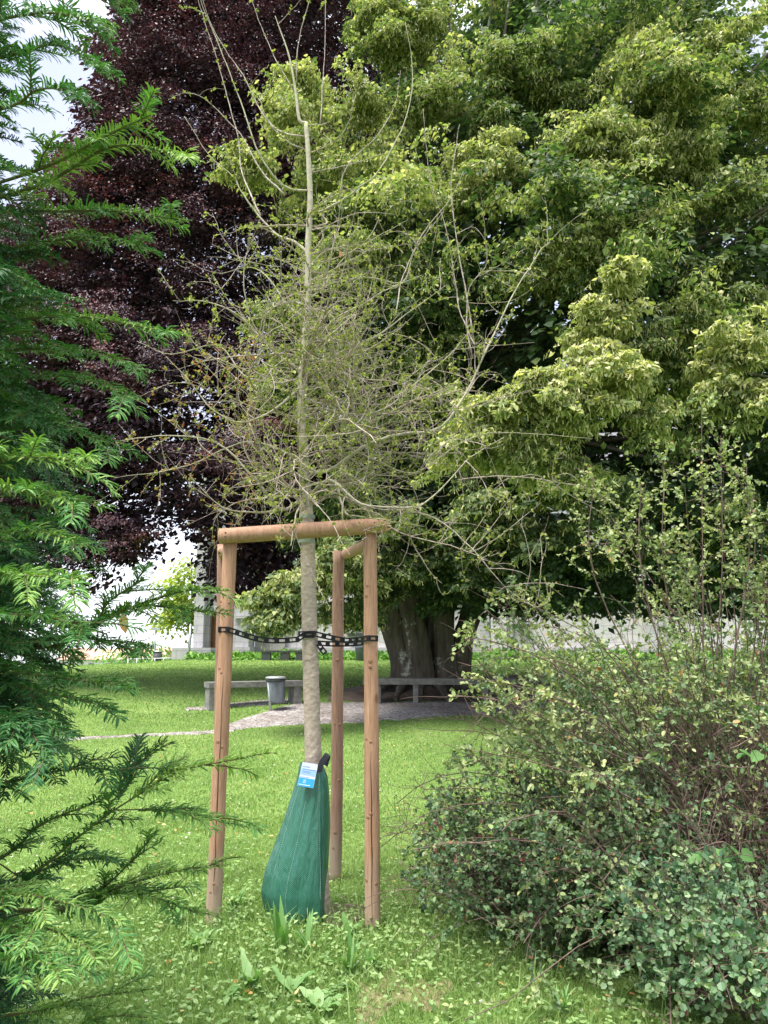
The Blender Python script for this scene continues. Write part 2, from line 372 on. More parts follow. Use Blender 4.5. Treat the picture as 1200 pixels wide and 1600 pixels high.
gf = pix_curve([(330, 1141), (380, 1123), (420, 1110), (460, 1100), (520, 1096), (640, 1096), (760, 1097), (900, 1098), (1200, 1098)])
GX0, GX1 = G(335, 1144)[0], G(1190, 1105)[0]
strip('gravel_path', np.arange(GX0, GX1, .12), gn, gf, 14, .012, M['gravel'], 'grey gravel area in front of the stone benches', .05, 1)
pn = pix_curve([(-300, 1166), (100, 1157), (200, 1153), (300, 1149), (350, 1146), (400, 1141)])
pf = pix_curve([(-300, 1161), (100, 1153), (200, 1149.5), (300, 1144), (350, 1140.5), (400, 1136)])
strip('gravel_track', np.arange(G(-250, 1160)[0], GX0+.4, .12), pn, pf, 6, .014, M['gravel'], 'thin pale gravel track crossing the lawn on the left', .03, 2)
b1n = pix_curve([(285, 1110), (330, 1110), (400, 1104), (470, 1099)]); b1f = pix_curve([(285, 1107), (330, 1103), (400, 1095), (470, 1090)])
strip('worn_gravel', np.arange(G(290, 1108)[0], G(468, 1099)[0], .1), b1n, b1f, 6, .017, M['gravel'], 'worn gravel strip beneath the left stone bench', .05, 3)
dn = pix_curve([(500, 1096), (560, 1097), (760, 1098), (1000, 1098)]); df = pix_curve([(500, 1088), (560, 1076), (620, 1058), (760, 1056), (1000, 1060)])
strip('bare_earth', np.arange(G(515, 1092)[0], G(900, 1098)[0], .15), dn, df, 16, .02, M['dirt'], 'dark bare earth around the foot of the old lime tree', .08, 4,
      hump=lambda x, y: .10*(1+math.sin(x*5.1)*math.sin(y*3.7)))
tn = pix_curve([(540, 1610), (600, 1590), (700, 1575), (800, 1580)]); tf = pix_curve([(540, 1540), (600, 1520), (700, 1525), (800, 1560)])
strip('dry_patch', np.arange(G(560, 1570)[0], G(720, 1570)[0], .05), tn, tf, 10, .006, M['drysoil'], 'small dry bare patch in the foreground grass', .09, 5)
c0 = G(515, 1432)
strip('contact_shade_soil', np.arange(c0[0]-.28, c0[0]+.3, .03), lambda x: c0[1]-.22*math.sqrt(max(0, 1-((x-c0[0])/.32)**2)), lambda x: c0[1]+.25*math.sqrt(max(0, 1-((x-c0[0])/.32)**2)), 8, .012, M['dirt'], 'soil-coloured patch added as contact shade at the foot of the staked tree', .015, 6)  # dark soil ring added to stand in for contact shadow around the trunk foot

# ------------------------------------------------------------------ leaf templates (x width, y length, z normal)
T_HEART = ([(0, 0, 0), (-.36, -.04, .06), (-.50, .30, .10), (-.30, .72, .04), (0, 1, -.08), (.30, .72, .04), (.50, .30, .10), (.36, -.04, .06)],
           [(0, 4, 3, 2, 1), (0, 7, 6, 5, 4)])
T_OVAL = ([(0, 0, 0), (-.30, .28, .07), (-.27, .70, .05), (0, 1, -.04), (.27, .70, .05), (.30, .28, .07)], [(0, 3, 2, 1), (0, 5, 4, 3)])
T_ROUND = ([(0, 0, 0), (-.42, .28, .08), (-.38, .74, .06), (0, 1, -.02), (.38, .74, .06), (.42, .28, .08)], [(0, 3, 2, 1), (0, 5, 4, 3)])
T_DIAM = ([(0, 0, 0), (-.34, .45, .06), (0, 1, -.05), (.34, .45, .06)], [(0, 2, 1), (0, 3, 2)])
T_NEEDLE = ([(-.35, 0, 0), (.35, 0, 0), (.5, .45, .05), (.42, .78, 0), (0, 1, -.09), (-.42, .78, 0), (-.5, .45, .05)], [(0, 1, 2, 6), (6, 2, 3, 4, 5)])
T_BLADE = ([(-.5, 0, 0), (.5, 0, 0), (.4, .5, .06), (-.4, .5, .06), (0, 1, .28)], [(0, 1, 2, 3), (3, 2, 4)])
T_BRACT = ([(-.5, 0, 0), (.5, 0, 0), (.35, 1, .1), (-.35, 1, .1)], [(0, 1, 2, 3)])
def unit(v): return v/(np.linalg.norm(v, axis=-1, keepdims=True)+1e-9)

# ------------------------------------------------------------------ crowns built of leaf sprays
def spray_leaves(mb, g, centers, outdir, rad, nleaf, leaf, tmpl, tint, droop=.55, thick=.22, tj=.13, width=1.0):
    """each spray: a flattened, drooping fan of leaves around its centre, spreading along outdir"""
    K = len(centers)
    k = np.repeat(np.arange(K), nleaf); N = len(k)
    c = centers[k]; o = outdir[k].copy(); o[:, 2] = 0; o = unit(o + 1e-6)
    s = np.stack([-o[:, 1], o[:, 0], np.zeros(N)], 1)
    r = rad[k]
    a = g.uniform(-1, 1, N); b = g.normal(0, .42, N)*(1-.35*a)
    pos = c + o*(a*r)[:, None] + s*(b*r)[:, None]
    pos[:, 2] += g.normal(0, thick, N)*r*.5 - droop*r*((a+1)/2)**2 - .25*r*b*b
    d = unit(o*.7 + s*(np.sign(b)*g.uniform(.2, 1, N))[:, None] + np.stack([g.normal(0, .35, N), g.normal(0, .35, N), g.normal(-.55, .35, N)], 1))
    n = unit(np.stack([g.normal(0, .42, N), g.normal(0, .42, N), np.ones(N)], 1) + o*.35)
    t = tint[k] + g.normal(0, tj, N)
    mb.scatter(tmpl, pos, d, n, leaf*g.uniform(.65, 1.15, N), t)
    return pos, k
def crown_points(g, n, cx, cy, zs, rs, face=.7, depth=(0, 1.0), jitter=.5, ex=1.0, ey=1.0):
    """points on a lumpy barrel-shaped crown surface; zs/rs radius profile; most of them on the side seen from the park"""
    zz = g.uniform(zs[0], zs[-1], n*3); rr = np.interp(zz, zs, rs)
    keep = g.uniform(0, max(rs), n*3) < rr+.8; zz = zz[keep][:n]; rr = rr[keep][:n]; n = len(zz)
    th = np.where(g.uniform(0, 1, n) < face, g.normal(-math.pi/2, .95, n), g.uniform(0, 2*math.pi, n))
    lump = 1 + .07*np.sin(3*th+zz*.9) + .06*np.sin(7*th-zz*1.7) + .05*np.sin(zz*2.6+5*th)
    dd = g.uniform(*depth, n)
    r = rr*lump - dd
    p = np.stack([cx + ex*r*np.cos(th), cy + ey*r*np.sin(th), zz], 1) + g.normal(0, jitter*.3, (n, 3))
    o = np.stack([np.cos(th), np.sin(th), np.zeros(n)], 1)
    return p, o, dd
def clump(g, c, o, R_, m):
    """m spray centres strung along a few drooping branchlets that leave one point of the crown"""
    o = np.asarray(o).reshape(-1); out = []; dirs = []; nb_ = max(2, int(m/5))
    for k in range(nb_):
        d = unit(o*g.uniform(.1, 1.0) + g.normal(0, .75, 3)*[1, 1, .6] + [0, 0, .1]); L = R_*g.uniform(.7, 1.7); mm = int(math.ceil(m/nb_))
        t = g.uniform(.05, 1, (mm, 1)); q = c - o*R_*.35 + d*L*t + np.array([0, 0, -1.])*(t**2)*L*g.uniform(.1, .5) + g.normal(0, .13*R_, (mm, 3)); out.append(q); dirs.append(np.tile(d, (mm, 1)) + g.normal(0, .3, (mm, 3)))
    return np.concatenate(out)[:m], np.concatenate(dirs)[:m]

# ---- old lime tree
lt = thing('lime_tree', (1.1, 18.0, float(H(1.1, 18))), 'huge old lime tree with pale seed clusters and a massive multi-stemmed trunk behind the benches', 'tree')
g = rng(11)
def fl(f1, f2, ph, am=.1): return lambda i, a: 1 + am*np.sin(f1*a+ph+i*.35) + am*.6*np.sin(f2*a-i*.2+ph*2)
tk = MB(); base = H(1.1, 18)
def stemline(pts, rads, ph, n=22, am=.09):
    q = cat_rom(pts, 5); r = np.interp(np.linspace(0, 1, len(q)), np.linspace(0, 1, len(rads)), rads)
    tk.tube(q, r*.86, n, ridge=fl(5, 11, ph, am*1.3))
Yt = 18.0
S = lambda px, py, Y=Yt: P(px, py, Y)
stemline([S(628, 1085, 17.7), S(633, 1050, 17.7), S(628, 1010, 17.7), S(612, 965, 17.6), S(585, 915, 17.4), S(545, 850, 17.2), S(500, 760, 17)], [.50, .40, .36, .34, .33, .28, .2], .3)
stemline([S(655, 1085, 17.5), S(655, 1050, 17.5), S(650, 1000, 17.5), S(640, 950, 17.5), S(632, 900, 17.6), S(620, 800, 17.8), S(600, 600, 18)], [.48, .38, .34, .34, .32, .28, .2], 1.1)
stemline([S(694, 1085, 17.7), S(692, 1050, 17.7), S(691, 1000, 17.7), S(690, 950, 17.7), S(694, 850, 18), S(700, 600, 18.5), S(710, 300, 19)], [.46, .36, .32, .30, .34, .3, .15], 2.2)
stemline([S(722, 1088, 18), S(716, 1050, 18), S(720, 1010, 18), S(730, 975, 18), S(748, 930, 18), S(775, 870, 18), S(830, 760, 18)], [.50, .36, .30, .27, .30, .28, .2], 3.0)
stemline([S(668, 1088, 18.9), S(668, 1000, 18.9), S(672, 850, 18.8), S(690, 500, 18.8)], [.7, .52, .5, .4], 4.0)
for a, (px, py) in enumerate([(585, 1092), (618, 1096), (655, 1098), (700, 1097), (745, 1094), (770, 1088)]):   # surface roots
    e = G(px, py); st = S(600+ (px-600)*.55+25, 1066, 17.7)
    tk.tube(cat_rom([st, (st+e)/2 + [0, 0, .06], e + [0, 0, .02]], 5), np.linspace(.15, .04, 11), 10, ridge=fl(3, 5, a, .12))
tk.build('trunk', M['bark_lime'], lt)
lb = MB()
zs = [2.4, 3.2, 4.5, 8, 13, 17, 20.5]; rs = [6.2, 7.2, 7.9, 8.2, 7.2, 4.8, 1.2]; CX, CY = 5.1, 18.4
for k in range(70):
    p, o, _ = crown_points(g, 1, CX, CY, zs, rs, .8, (.3, 1.4)) if False else crown_points(g, 6, CX, CY, zs, rs, .8, (.3, 1.4))
    tgt = p[0]; s0 = np.array([1.4 + g.normal(0, .4), 18 + g.normal(0, .4), g.uniform(3.5, 9)]); s0[2] = min(s0[2], tgt[2]+2)
    md = (s0+tgt)/2 + [0, 0, abs(g.normal(.9, .4))]
    q = cat_rom([s0, md, tgt], 6); lb.tube(q, np.linspace(.13, .015, len(q)), 6)
lb.build('limbs', M['bark_lime'], lt)
cr_ = MB(); br_ = MB()
# explicit light clumps seen in the photograph: px, py, depth, radius, sprays, tint
CL = [(575,30,13.5,.8,26,.62),(610,10,13.5,.8,26,.6),(640,30,13.5,.8,26,.6),(470,110,13,.75,26,.72),(440,180,13,.8,28,.72),(400,250,12.5,.6,20,.74),(500,250,12.6,.9,30,.68),(560,170,13,.8,28,.66),(610,60,13.5,.8,26,.62),(590,260,12.5,.8,24,.66),
 (660,140,13,.8,26,.62),(740,230,12,.8,30,.74),(700,300,12,.7,22,.68),(790,260,12,.6,18,.70),(770,100,13,.9,28,.55),(850,140,13,.8,22,.52),(900,230,12,.7,20,.60),
 (1000,70,12,.8,26,.72),(1050,130,11.5,.8,26,.74),(1130,60,12,.9,28,.66),(960,180,11.5,.8,28,.70),(1100,230,11.5,.7,22,.62),(1010,230,11.5,.6,20,.70),(930,300,11.5,.7,24,.66),(1170,160,12,.8,24,.6),
 (1040,340,11.5,.7,22,.58),(880,390,11,.6,22,.64),(960,370,11,.6,20,.55),(1180,290,11.5,.7,20,.5),(1130,430,11.5,.8,22,.45),(860,310,12,.6,16,.55),
 (965,445,9.5,.34,14,.74),(960,500,9.5,.42,18,.78),(920,560,9.3,.5,24,.82),(860,590,9.2,.45,22,.80),(980,590,9.3,.5,24,.78),(900,640,9.2,.5,24,.74),(810,600,9.4,.5,22,.78),(760,640,9.6,.5,22,.76),
 (830,680,9.4,.5,20,.66),(1020,640,9.6,.4,16,.66),(720,700,9.8,.5,20,.70),(880,720,9.5,.4,16,.62),(900,520,9.8,.3,10,.72),
 (1150,540,9.5,.5,24,.76),(1190,600,9.5,.5,24,.74),(1120,620,9.8,.4,16,.6),(1050,500,10.5,.5,18,.55),(1000,540,10.5,.5,16,.5),(1180,480,11,.6,18,.45),
 (640,400,12.5,.8,22,.5),(560,420,12.5,.8,22,.56),(500,400,12.5,.7,20,.6),(430,480,12.6,.6,18,.6),(450,560,12.6,.6,18,.56),(540,560,12.5,.8,20,.5),(430,620,12.6,.5,14,.5),(600,620,12.5,.8,20,.45),
 (430,910,12.0,.42,18,.60),(480,920,12.0,.45,20,.58),(540,900,12.2,.5,20,.52),(420,950,11.8,.28,10,.6),(400,930,11.9,.25,8,.62),(450,960,11.9,.3,10,.5),(520,950,12.4,.35,12,.42),(560,960,12.8,.3,9,.4),
 (570,880,13,.6,22,.40),(620,890,13.2,.6,24,.34),(600,930,13.4,.4,14,.34),(690,880,13,.7,28,.30),(700,930,13.5,.35,12,.26),(760,860,12,.7,26,.32),(830,830,11.5,.7,26,.36),(900,860,11.5,.7,26,.24),
 (820,900,12,.55,20,.22),(900,925,12,.45,16,.18),(960,900,12,.5,18,.2),(1000,840,11,.6,20,.3),(760,780,11.5,.6,22,.42),(850,770,11,.6,22,.4),(960,760,11,.6,20,.3),(620,820,12.5,.6,22,.42),(520,860,12.5,.5,18,.46)]
def cover(centers, outs, tints, rads, nl, leaf, tmpl, br=True, tj=.17):
    centers = np.array(centers); outs = np.array(outs); tints = np.array(tints); rads = np.array(rads)
    px, py = proj(centers)
    hole = (px > 380) & (px < 480) & (py < 30)
    hole |= ((px-755)/14)**2 + ((py-545)/10)**2 < 1
    low = (py > 985) | ((py > 975) & (px > 470)) | ((py > 950) & (px > 590))
    lump = 25*np.sin(py*.021) + 14*np.sin(py*.06+1)
    lft = np.interp(py, [-400, 30, 90, 170, 210, 330, 500, 700, 850, 870, 985], [560, 545, 400, 385, 355, 375, 400, 420, 430, 385, 385])
    hole |= low | (px < lft + lump*.4)
    k = ~hole
    pos, ki = spray_leaves(cr_, g, centers[k], outs[k], rads[k], nl, leaf, tmpl, tints[k], tj=tj)
    if br:
        tt = tints[k][ki]; sel = g.uniform(0, 1, len(pos)) < np.clip((tt-.2)*1.8, 0, 1)*.8
        p = np.repeat(pos[sel], 3, axis=0); N = len(p); p = p + g.normal(0, .03, (N, 3))
        d = unit(np.stack([g.normal(0, .45, N), g.normal(0, .45, N), -np.ones(N)], 1)); n = unit(g.normal(0, 1, (N, 3)))
        br_.scatter(T_BRACT, p - [0, 0, .02], d, n, np.stack([g.uniform(.012, .024, N), g.uniform(.045, .085, N), np.full(N, .03)], 1), np.clip(.84 + g.normal(0, .15, N), 0, 1))
cs, os_, ts, rr = [], [], [], []
for (px, py, Y, Rr, m_, tn_) in CL:
    c = P(px, py, Y); o = unit(np.array([(c[0]-CX)*.5, -1.0, 0]))
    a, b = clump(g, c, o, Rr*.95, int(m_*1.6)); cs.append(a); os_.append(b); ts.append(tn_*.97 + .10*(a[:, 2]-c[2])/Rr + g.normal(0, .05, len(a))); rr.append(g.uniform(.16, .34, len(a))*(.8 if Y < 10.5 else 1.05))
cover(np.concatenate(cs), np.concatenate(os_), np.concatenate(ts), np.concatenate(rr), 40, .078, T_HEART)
# clumps over the whole crown surface, with gaps between them
p, o, dd = crown_points(g, 1150, CX, CY, zs, rs, .8, (.1, 1.4))
cs, os_, ts, rr = [], [], [], []
for k in range(len(p)):
    q_ = p[k]; nz_ = math.sin(q_[0]*2.1+q_[2]*.9)+math.sin(q_[2]*2.6-q_[0]*.8+1)+math.sin(q_[0]*1.1-q_[2]*1.7+q_[1]*.9+2)
    if nz_ < -.02: continue
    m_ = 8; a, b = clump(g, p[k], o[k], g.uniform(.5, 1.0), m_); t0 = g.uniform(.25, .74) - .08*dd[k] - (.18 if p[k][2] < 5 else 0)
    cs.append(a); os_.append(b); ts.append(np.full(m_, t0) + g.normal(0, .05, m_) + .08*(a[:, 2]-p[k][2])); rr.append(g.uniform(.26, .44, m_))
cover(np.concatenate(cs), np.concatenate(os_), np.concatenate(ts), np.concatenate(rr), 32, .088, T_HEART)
# inner leaves (simple)
p, o, dd = crown_points(g, 5200, CX, CY, zs, rs, .72, (1.4, 4.5))
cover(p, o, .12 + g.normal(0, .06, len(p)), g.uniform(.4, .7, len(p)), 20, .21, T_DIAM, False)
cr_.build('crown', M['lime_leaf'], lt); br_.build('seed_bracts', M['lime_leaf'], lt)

# ---- copper beech
g = rng(21)
bx, by = -10.4, 19.5
bt = thing('copper_beech', (bx, by, float(H(bx, by))), 'tall copper beech with dark purple leaves filling the upper left behind the young tree', 'tree')
tk = MB(); b0 = np.array([bx, by, float(H(bx, by))-.2])
q = cat_rom([b0, b0+[.1, 0, 3], b0+[1.3, .2, 6], b0+[3.4, 0, 10], b0+[5.6, 0, 17]], 6); tk.tube(q, np.interp(np.arange(len(q)), [0, 3, 24], [.55, .36, .12]), 18, ridge=fl(3, 7, .4, .05))
tk.build('trunk', M['bark_beech'], bt)
zs = [2.8, 4.3, 6.5, 10, 14.5, 19, 24, 27]; rs = [5.0, 6.5, 6.9, 6.7, 6.5, 6.2, 4.5, 1.0]; BX, BY = -4.7, 19.3
lb = MB()
for k in range(75):
    p, o, _ = crown_points(g, 6, BX, BY, zs, rs, .8, (.3, 2.5), ey=.62); tgt = p[np.argmax(proj(p)[0] > 230)]; s0 = b0 + [.3+g.normal(0, .15), 0, min(g.uniform(2.5, 13), tgt[2]+1)]
    if proj(tgt[None])[0][0] < 230 or (tgt[2] > 9 and s0[2] > 6): continue
    q = cat_rom([s0, (s0+tgt)/2+[0, 0, g.uniform(.2, 1.2)], tgt], 6); lb.tube(q, np.linspace(.07, .008, len(q)), 5)
lb.build('limbs', M['bark_beech'], bt)
bc = MB()
def bcover(p, o, t, r, nl, leaf, tmpl):
    px, py = proj(p)
    # the lower edge: open sky between the crown and the lawn left of the staked tree
    low = np.interp(px, [-300, 60, 120, 160, 215, 250, 300, 330, 350, 400, 430, 470, 900], [930, 900, 900, 905, 870, 800, 800, 880, 925, 935, 905, 870, 820])
    lo = (py > low + 12*np.sin(px*.09))
    for (hx, hy, a, b) in [(310, 745, 20, 12), (275, 850, 38, 28), (160, 880, 22, 14), (300, 165, 16, 10), (340, 640, 8, 5), (60, 130, 60, 80), (235, 545, 8, 5), (392, 330, 8, 9), (205, 470, 9, 6), (265, 415, 6, 4), (330, 305, 7, 5), (180, 700, 8, 6), (245, 640, 7, 5), (300, 480, 6, 5)]:
        lo |= ((px-hx)/a)**2 + ((py-hy)/b)**2 < 1
    lft = np.interp(py, [-600, 0, 60, 170, 230, 330, 500], [150, 195, 165, 150, 110, 20, -400]) + 12*np.sin(py*.07)
    lo |= px < lft
    k = ~lo
    spray_leaves(bc, g, p[k], o[k], r[k], nl, leaf, tmpl, t[k], droop=.4, tj=.2)
p, o, dd = crown_points(g, 900, BX, BY, zs, rs, .85, (0, 1.5), ey=.62)
cs, os_, ts, rr = [], [], [], []
for k in range(len(p)):
    a, b = clump(g, p[k], o[k], 1.0, 8); cs.append(a); os_.append(b); ts.append(np.full(8, g.choice([.25, .4, .55, .8], p=[.3, .35, .2, .15]))); rr.append(g.uniform(.3, .5, 8))
bcover(np.concatenate(cs), np.concatenate(os_), np.concatenate(ts), np.concatenate(rr), 74, .070, T_DIAM)
p, o, dd = crown_points(g, 8500, BX, BY, zs, rs, .85, (.8, 4.5), ey=.62); bcover(p, o, np.full(len(p), .25), g.uniform(.4, .7, len(p)), 26, .175, T_DIAM)
p = np.array([P(g.uniform(60, 210), g.uniform(640, 890), g.uniform(16.5, 18.5)) for _ in range(120)]); bcover(p, np.tile([0, -1., 0], (120, 1)), np.full(120, .3), g.uniform(.3, .5, 120), 40, .085, T_DIAM)
bc.build('crown', M['beech_leaf'], bt)

# ------------------------------------------------------------------ yew on the left
g = rng(31)
yt = thing('yew_tree', (-2.9, 2.6, 0), 'yew tree with soft dark green needles reaching in along the left edge', 'tree')
ys_ = MB(); yn = MB()
def needles(q, r_tip=0, size=.030, tint=.5, space=.0026):
    """two ranks of needles along the polyline q"""
    seg = np.linalg.norm(np.diff(q, axis=0), axis=1); L = seg.sum(); n = max(6, int(L/space))
    s = np.linspace(0, 1, n); cum = np.concatenate([[0], np.cumsum(seg)])/L
    p = np.stack([np.interp(s, cum, q[:, k]) for k in range(3)], 1)
    t = unit(np.gradient(p, axis=0)); side = unit(np.cross(t, np.array([0, 0, 1.])+g.normal(0, .12, 3))); up = np.cross(side, t)
    sg = np.where(np.arange(n) % 2 == 0, 1., -1.)
    d = unit(t*(g.uniform(.45, 1.0, n)[:, None]+.6*s[:, None]**3) + side*(sg*g.uniform(.5, 1.05, n))[:, None] + up*(g.uniform(-.45, .75, n))[:, None] + g.normal(0, .08, (n, 3)))
    nn = unit(up + t*.1 + g.normal(0, .2, (n, 3)))
    prof = np.clip(.55 + 2.2*s, 0, 1)*np.clip(.45 + 3.0*(1-s), 0, 1)
    L_ = size*prof*g.uniform(.82, 1.12, n)
    yn.scatter(T_NEEDLE, p, d, nn, np.stack([np.full(n, .0038), L_, L_*1.5], 1), tint + .12*s + g.normal(0, .08, n))
def shoot(p0, d, L, tint, droop=.16, size=.030, rad=.0016, n=7):
    s = np.linspace(0, 1, n)[:, None]; d = unit(np.asarray(d, float))
    q = p0 + d*L*s + np.array([0, 0, -1.])*droop*L*s**2; q = q + np.cumsum(g.normal(0, .004*L/.2, (n, 3)), axis=0)*.5
    ys_.tube(q, np.linspace(rad*1.3, rad*.6, n), 4, cap=False); needles(q, size=size, tint=tint); return q
def bough(pts, tint=.45, side_n=7, side_l=(.10, .26), size=.030, sub=True, droop=.16):
    q = cat_rom(pts, 5); L = np.linalg.norm(np.diff(q, axis=0), axis=1).sum()
    ys_.tube(q, np.linspace(.006*min(L, 1), .0016, len(q)), 5, cap=False)
    m = len(q); k0 = max(1, int(m*.3)); needles(q[k0:], size=size, tint=tint+.1)
    for i in range(side_n):
        f = .15 + .8*(i+.5)/side_n; k = min(m-2, int(f*m)); t = unit(q[k+1]-q[k]); side = unit(np.cross(t, [0, 0, 1.]))
        sg = 1 if i % 2 else -1; Ls = g.uniform(*side_l)*(1.15-.5*f)
        d = t*g.uniform(.9, 1.2) + side*sg*g.uniform(.25, .9) + np.array([0, 0, g.uniform(-.3, .4)])
        qq = shoot(q[k], d, Ls, tint + g.normal(0, .1), droop*g.uniform(.5, 1.5), size)
        if sub and Ls > .14:
            for s2 in (-1, 1):
                kk = 3; t2 = unit(qq[kk+1]-qq[kk]); sd = unit(np.cross(t2, [0, 0, 1.]))
                shoot(qq[kk], t2 + sd*s2*.8, Ls*.5, tint + .08 + g.normal(0, .08), droop, size*.92)
# boughs whose tips stand out in the photograph: list of pixel points (px,py), depth at root and tip, tint
BG = [([(-150,330),(60,265),(160,215),(235,180)],1.7,1.35,.62),([(-120,340),(60,290),(180,228),(312,252)],1.8,1.35,.70),([(-150,330),(40,330),(180,330),(290,345)],1.9,1.45,.55),
 ([(-150,420),(60,380),(150,370),(230,390)],1.9,1.5,.5),([(-150,60),(0,30),(80,20),(180,40)],1.6,1.3,.42),([(-150,110),(0,90),(90,70),(170,120)],1.7,1.35,.42),([(-150,160),(0,170),(60,140),(125,140)],1.5,1.25,.35),
 ([(-150,10),(20,-10),(120,-20),(215,15)],1.7,1.4,.45),([(-150,520),(20,500),(130,495),(290,525)],1.8,1.4,.6),([(-150,560),(40,545),(130,550),(235,580)],1.9,1.5,.5),([(-150,600),(30,590),(120,590),(220,625)],1.9,1.5,.48),
 ([(-150,680),(0,650),(90,660),(190,715)],1.8,1.5,.42),([(-150,750),(0,720),(60,715),(150,722)],1.6,1.3,.66),([(-150,800),(-20,770),(60,765),(130,800)],1.6,1.3,.6),([(-150,850),(-20,840),(50,830),(130,850)],1.6,1.3,.58),
 ([(-150,930),(0,900),(50,900),(130,905)],1.5,1.2,.6),([(-150,1020),(80,1010),(180,960),(280,925),(356,922)],2.0,1.7,.62),([(-150,1030),(80,1000),(200,950),(270,950),(330,958)],2.0,1.7,.55),
 ([(-100,1010),(120,990),(170,940),(225,905)],1.9,1.7,.5),([(-100,1030),(100,1000),(160,1000),(240,1010)],2.0,1.7,.42),([(-150,1050),(0,1050),(100,1060),(218,1078)],1.8,1.5,.45),([(-150,1080),(0,1070),(60,1080),(175,1105)],1.8,1.5,.4),
 ([(-150,1110),(0,1120),(40,1135),(80,1195)],1.5,1.3,.2),([(-150,960),(0,960),(80,965),(140,990)],1.5,1.25,.5),
 ([(-150,1240),(0,1225),(60,1210),(140,1200),(215,1210)],1.9,1.7,.22),([(-150,1480),(30,1380),(120,1310),(178,1266)],2.0,1.75,.3),([(178,1266),(220,1240),(280,1205),(395,1182)],1.75,1.7,.82),([(178,1266),(240,1265),(300,1272),(358,1287)],1.75,1.7,.6),([(178,1266),(190,1240),(205,1210),(220,1185)],1.75,1.8,.3),
 ([(-100,1400),(20,1330),(60,1290),(160,1250)],2.1,1.9,.45),([(-100,1420),(100,1420),(190,1385),(280,1360),(355,1352)],2.1,1.8,.72),([(-100,1420),(120,1420),(180,1395),(250,1405),(315,1430)],2.1,1.8,.55),
 ([(-150,1420),(0,1400),(80,1405),(190,1440)],1.6,1.35,.6),([(-150,1460),(0,1450),(70,1450),(155,1490)],1.6,1.35,.6),([(-150,1520),(0,1500),(50,1500),(95,1520)],1.5,1.3,.5),([(-100,1600),(60,1580),(130,1560),(240,1545)],2.2,1.9,.66),([(-100,1640),(80,1620),(160,1590),(230,1590)],2.1,1.9,.68),
 ([(0,1350),(40,1370),(100,1345),(170,1340)],2.0,1.9,.35),([(-40,1450),(120,1400),(170,1380),(245,1300)],2.1,1.9,.45)]
for pts, Y0, Y1, tn_ in BG:
    n = len(pts); bough([P(x, y, Y0+(Y1-Y0)*k/(n-1)) for k, (x, y) in enumerate(pts)], tn_*1.05+.03, 6 if n < 5 else 7, (.07, .17), size=.034, sub=True)
for k in range(250):     # fill: boughs in layers, drooping, densest at the edge of the picture
    py = g.uniform(-150, 1120) if k % 4 else g.uniform(1150, 1650); 
    tip = np.interp(py, [-150, 100, 250, 420, 600, 800, 1000, 1150, 1400, 1650], [150, 95, 110, 190, 180, 110, 190, 60, 90, 60])*g.uniform(.0, .8) - (75 if py < 1150 else 110)
    Y1 = g.uniform(1.35, 2.5); Y0 = Y1 + g.uniform(.1, .4); dy = g.uniform(-30, 60)
    bough([P(tip-420, py-10, Y0), P(tip-240, py-dy*.6, (Y0+Y1)/2), P(tip-110, py-dy*.3, (Y0+Y1)/2), P(tip, py+dy*.6, Y1)], g.uniform(.05, .5), 7, (.10, .2), sub=(k % 2 == 0))
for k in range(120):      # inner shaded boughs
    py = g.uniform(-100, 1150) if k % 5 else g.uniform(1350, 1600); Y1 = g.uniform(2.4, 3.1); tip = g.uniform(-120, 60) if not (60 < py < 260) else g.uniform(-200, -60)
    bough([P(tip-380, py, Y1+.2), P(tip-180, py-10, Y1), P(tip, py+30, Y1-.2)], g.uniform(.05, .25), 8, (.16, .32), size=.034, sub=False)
for k in range(110):
    py = g.uniform(560, 1150) if k % 5 else g.uniform(1380, 1640); tip = g.uniform(-40, 120) if py < 1150 else g.uniform(-80, 40); Y1 = g.uniform(1.7, 2.6)
    bough([P(tip-380, py-20, Y1+.2), P(tip-180, py-20, Y1), P(tip-60, py, Y1), P(tip, py+40, Y1-.1)], g.uniform(.05, .42), 7, (.10, .2), sub=True)
yb = MB()
q = cat_rom([(-2.9, 2.6, -.1), (-2.8, 2.5, 1.2), (-2.85, 2.4, 2.6), (-2.7, 2.5, 4.6)], 6); yb.tube(q, np.linspace(.16, .05, len(q)), 12, ridge=fl(3, 5, 1, .08))
for k in range(34):
    z = .2 + k*.125; e = np.array([-1.85+g.uniform(-.2, .2), 1.9+g.uniform(-.3, .8), z + g.uniform(-.1, .3)])
    q = cat_rom([(-2.8, 2.5, z), (-2.1, 2.3, z+.1), e], 4); yb.tube(q, np.linspace(.025, .001, len(q)), 5)
yb.build('trunk', M['yew_stem'], yt)
ys_.build('twigs', M['yew_stem'], yt)
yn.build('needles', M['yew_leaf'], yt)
# dry brown leaf caught in the yew
lf = MB(); c = P(193, 975, 1.68)
lf.scatter(T_OVAL, [c + [0, -.01, .022]], np.array([[.25, -.1, -1.]]), np.array([[.3, -1, .1]]), [[.032, .045, .06]], [.45])
tag(lf.build('dry_leaf', M['litter']), 'single dry tan leaf caught on a yew branch beside the left stake', 'leaf')

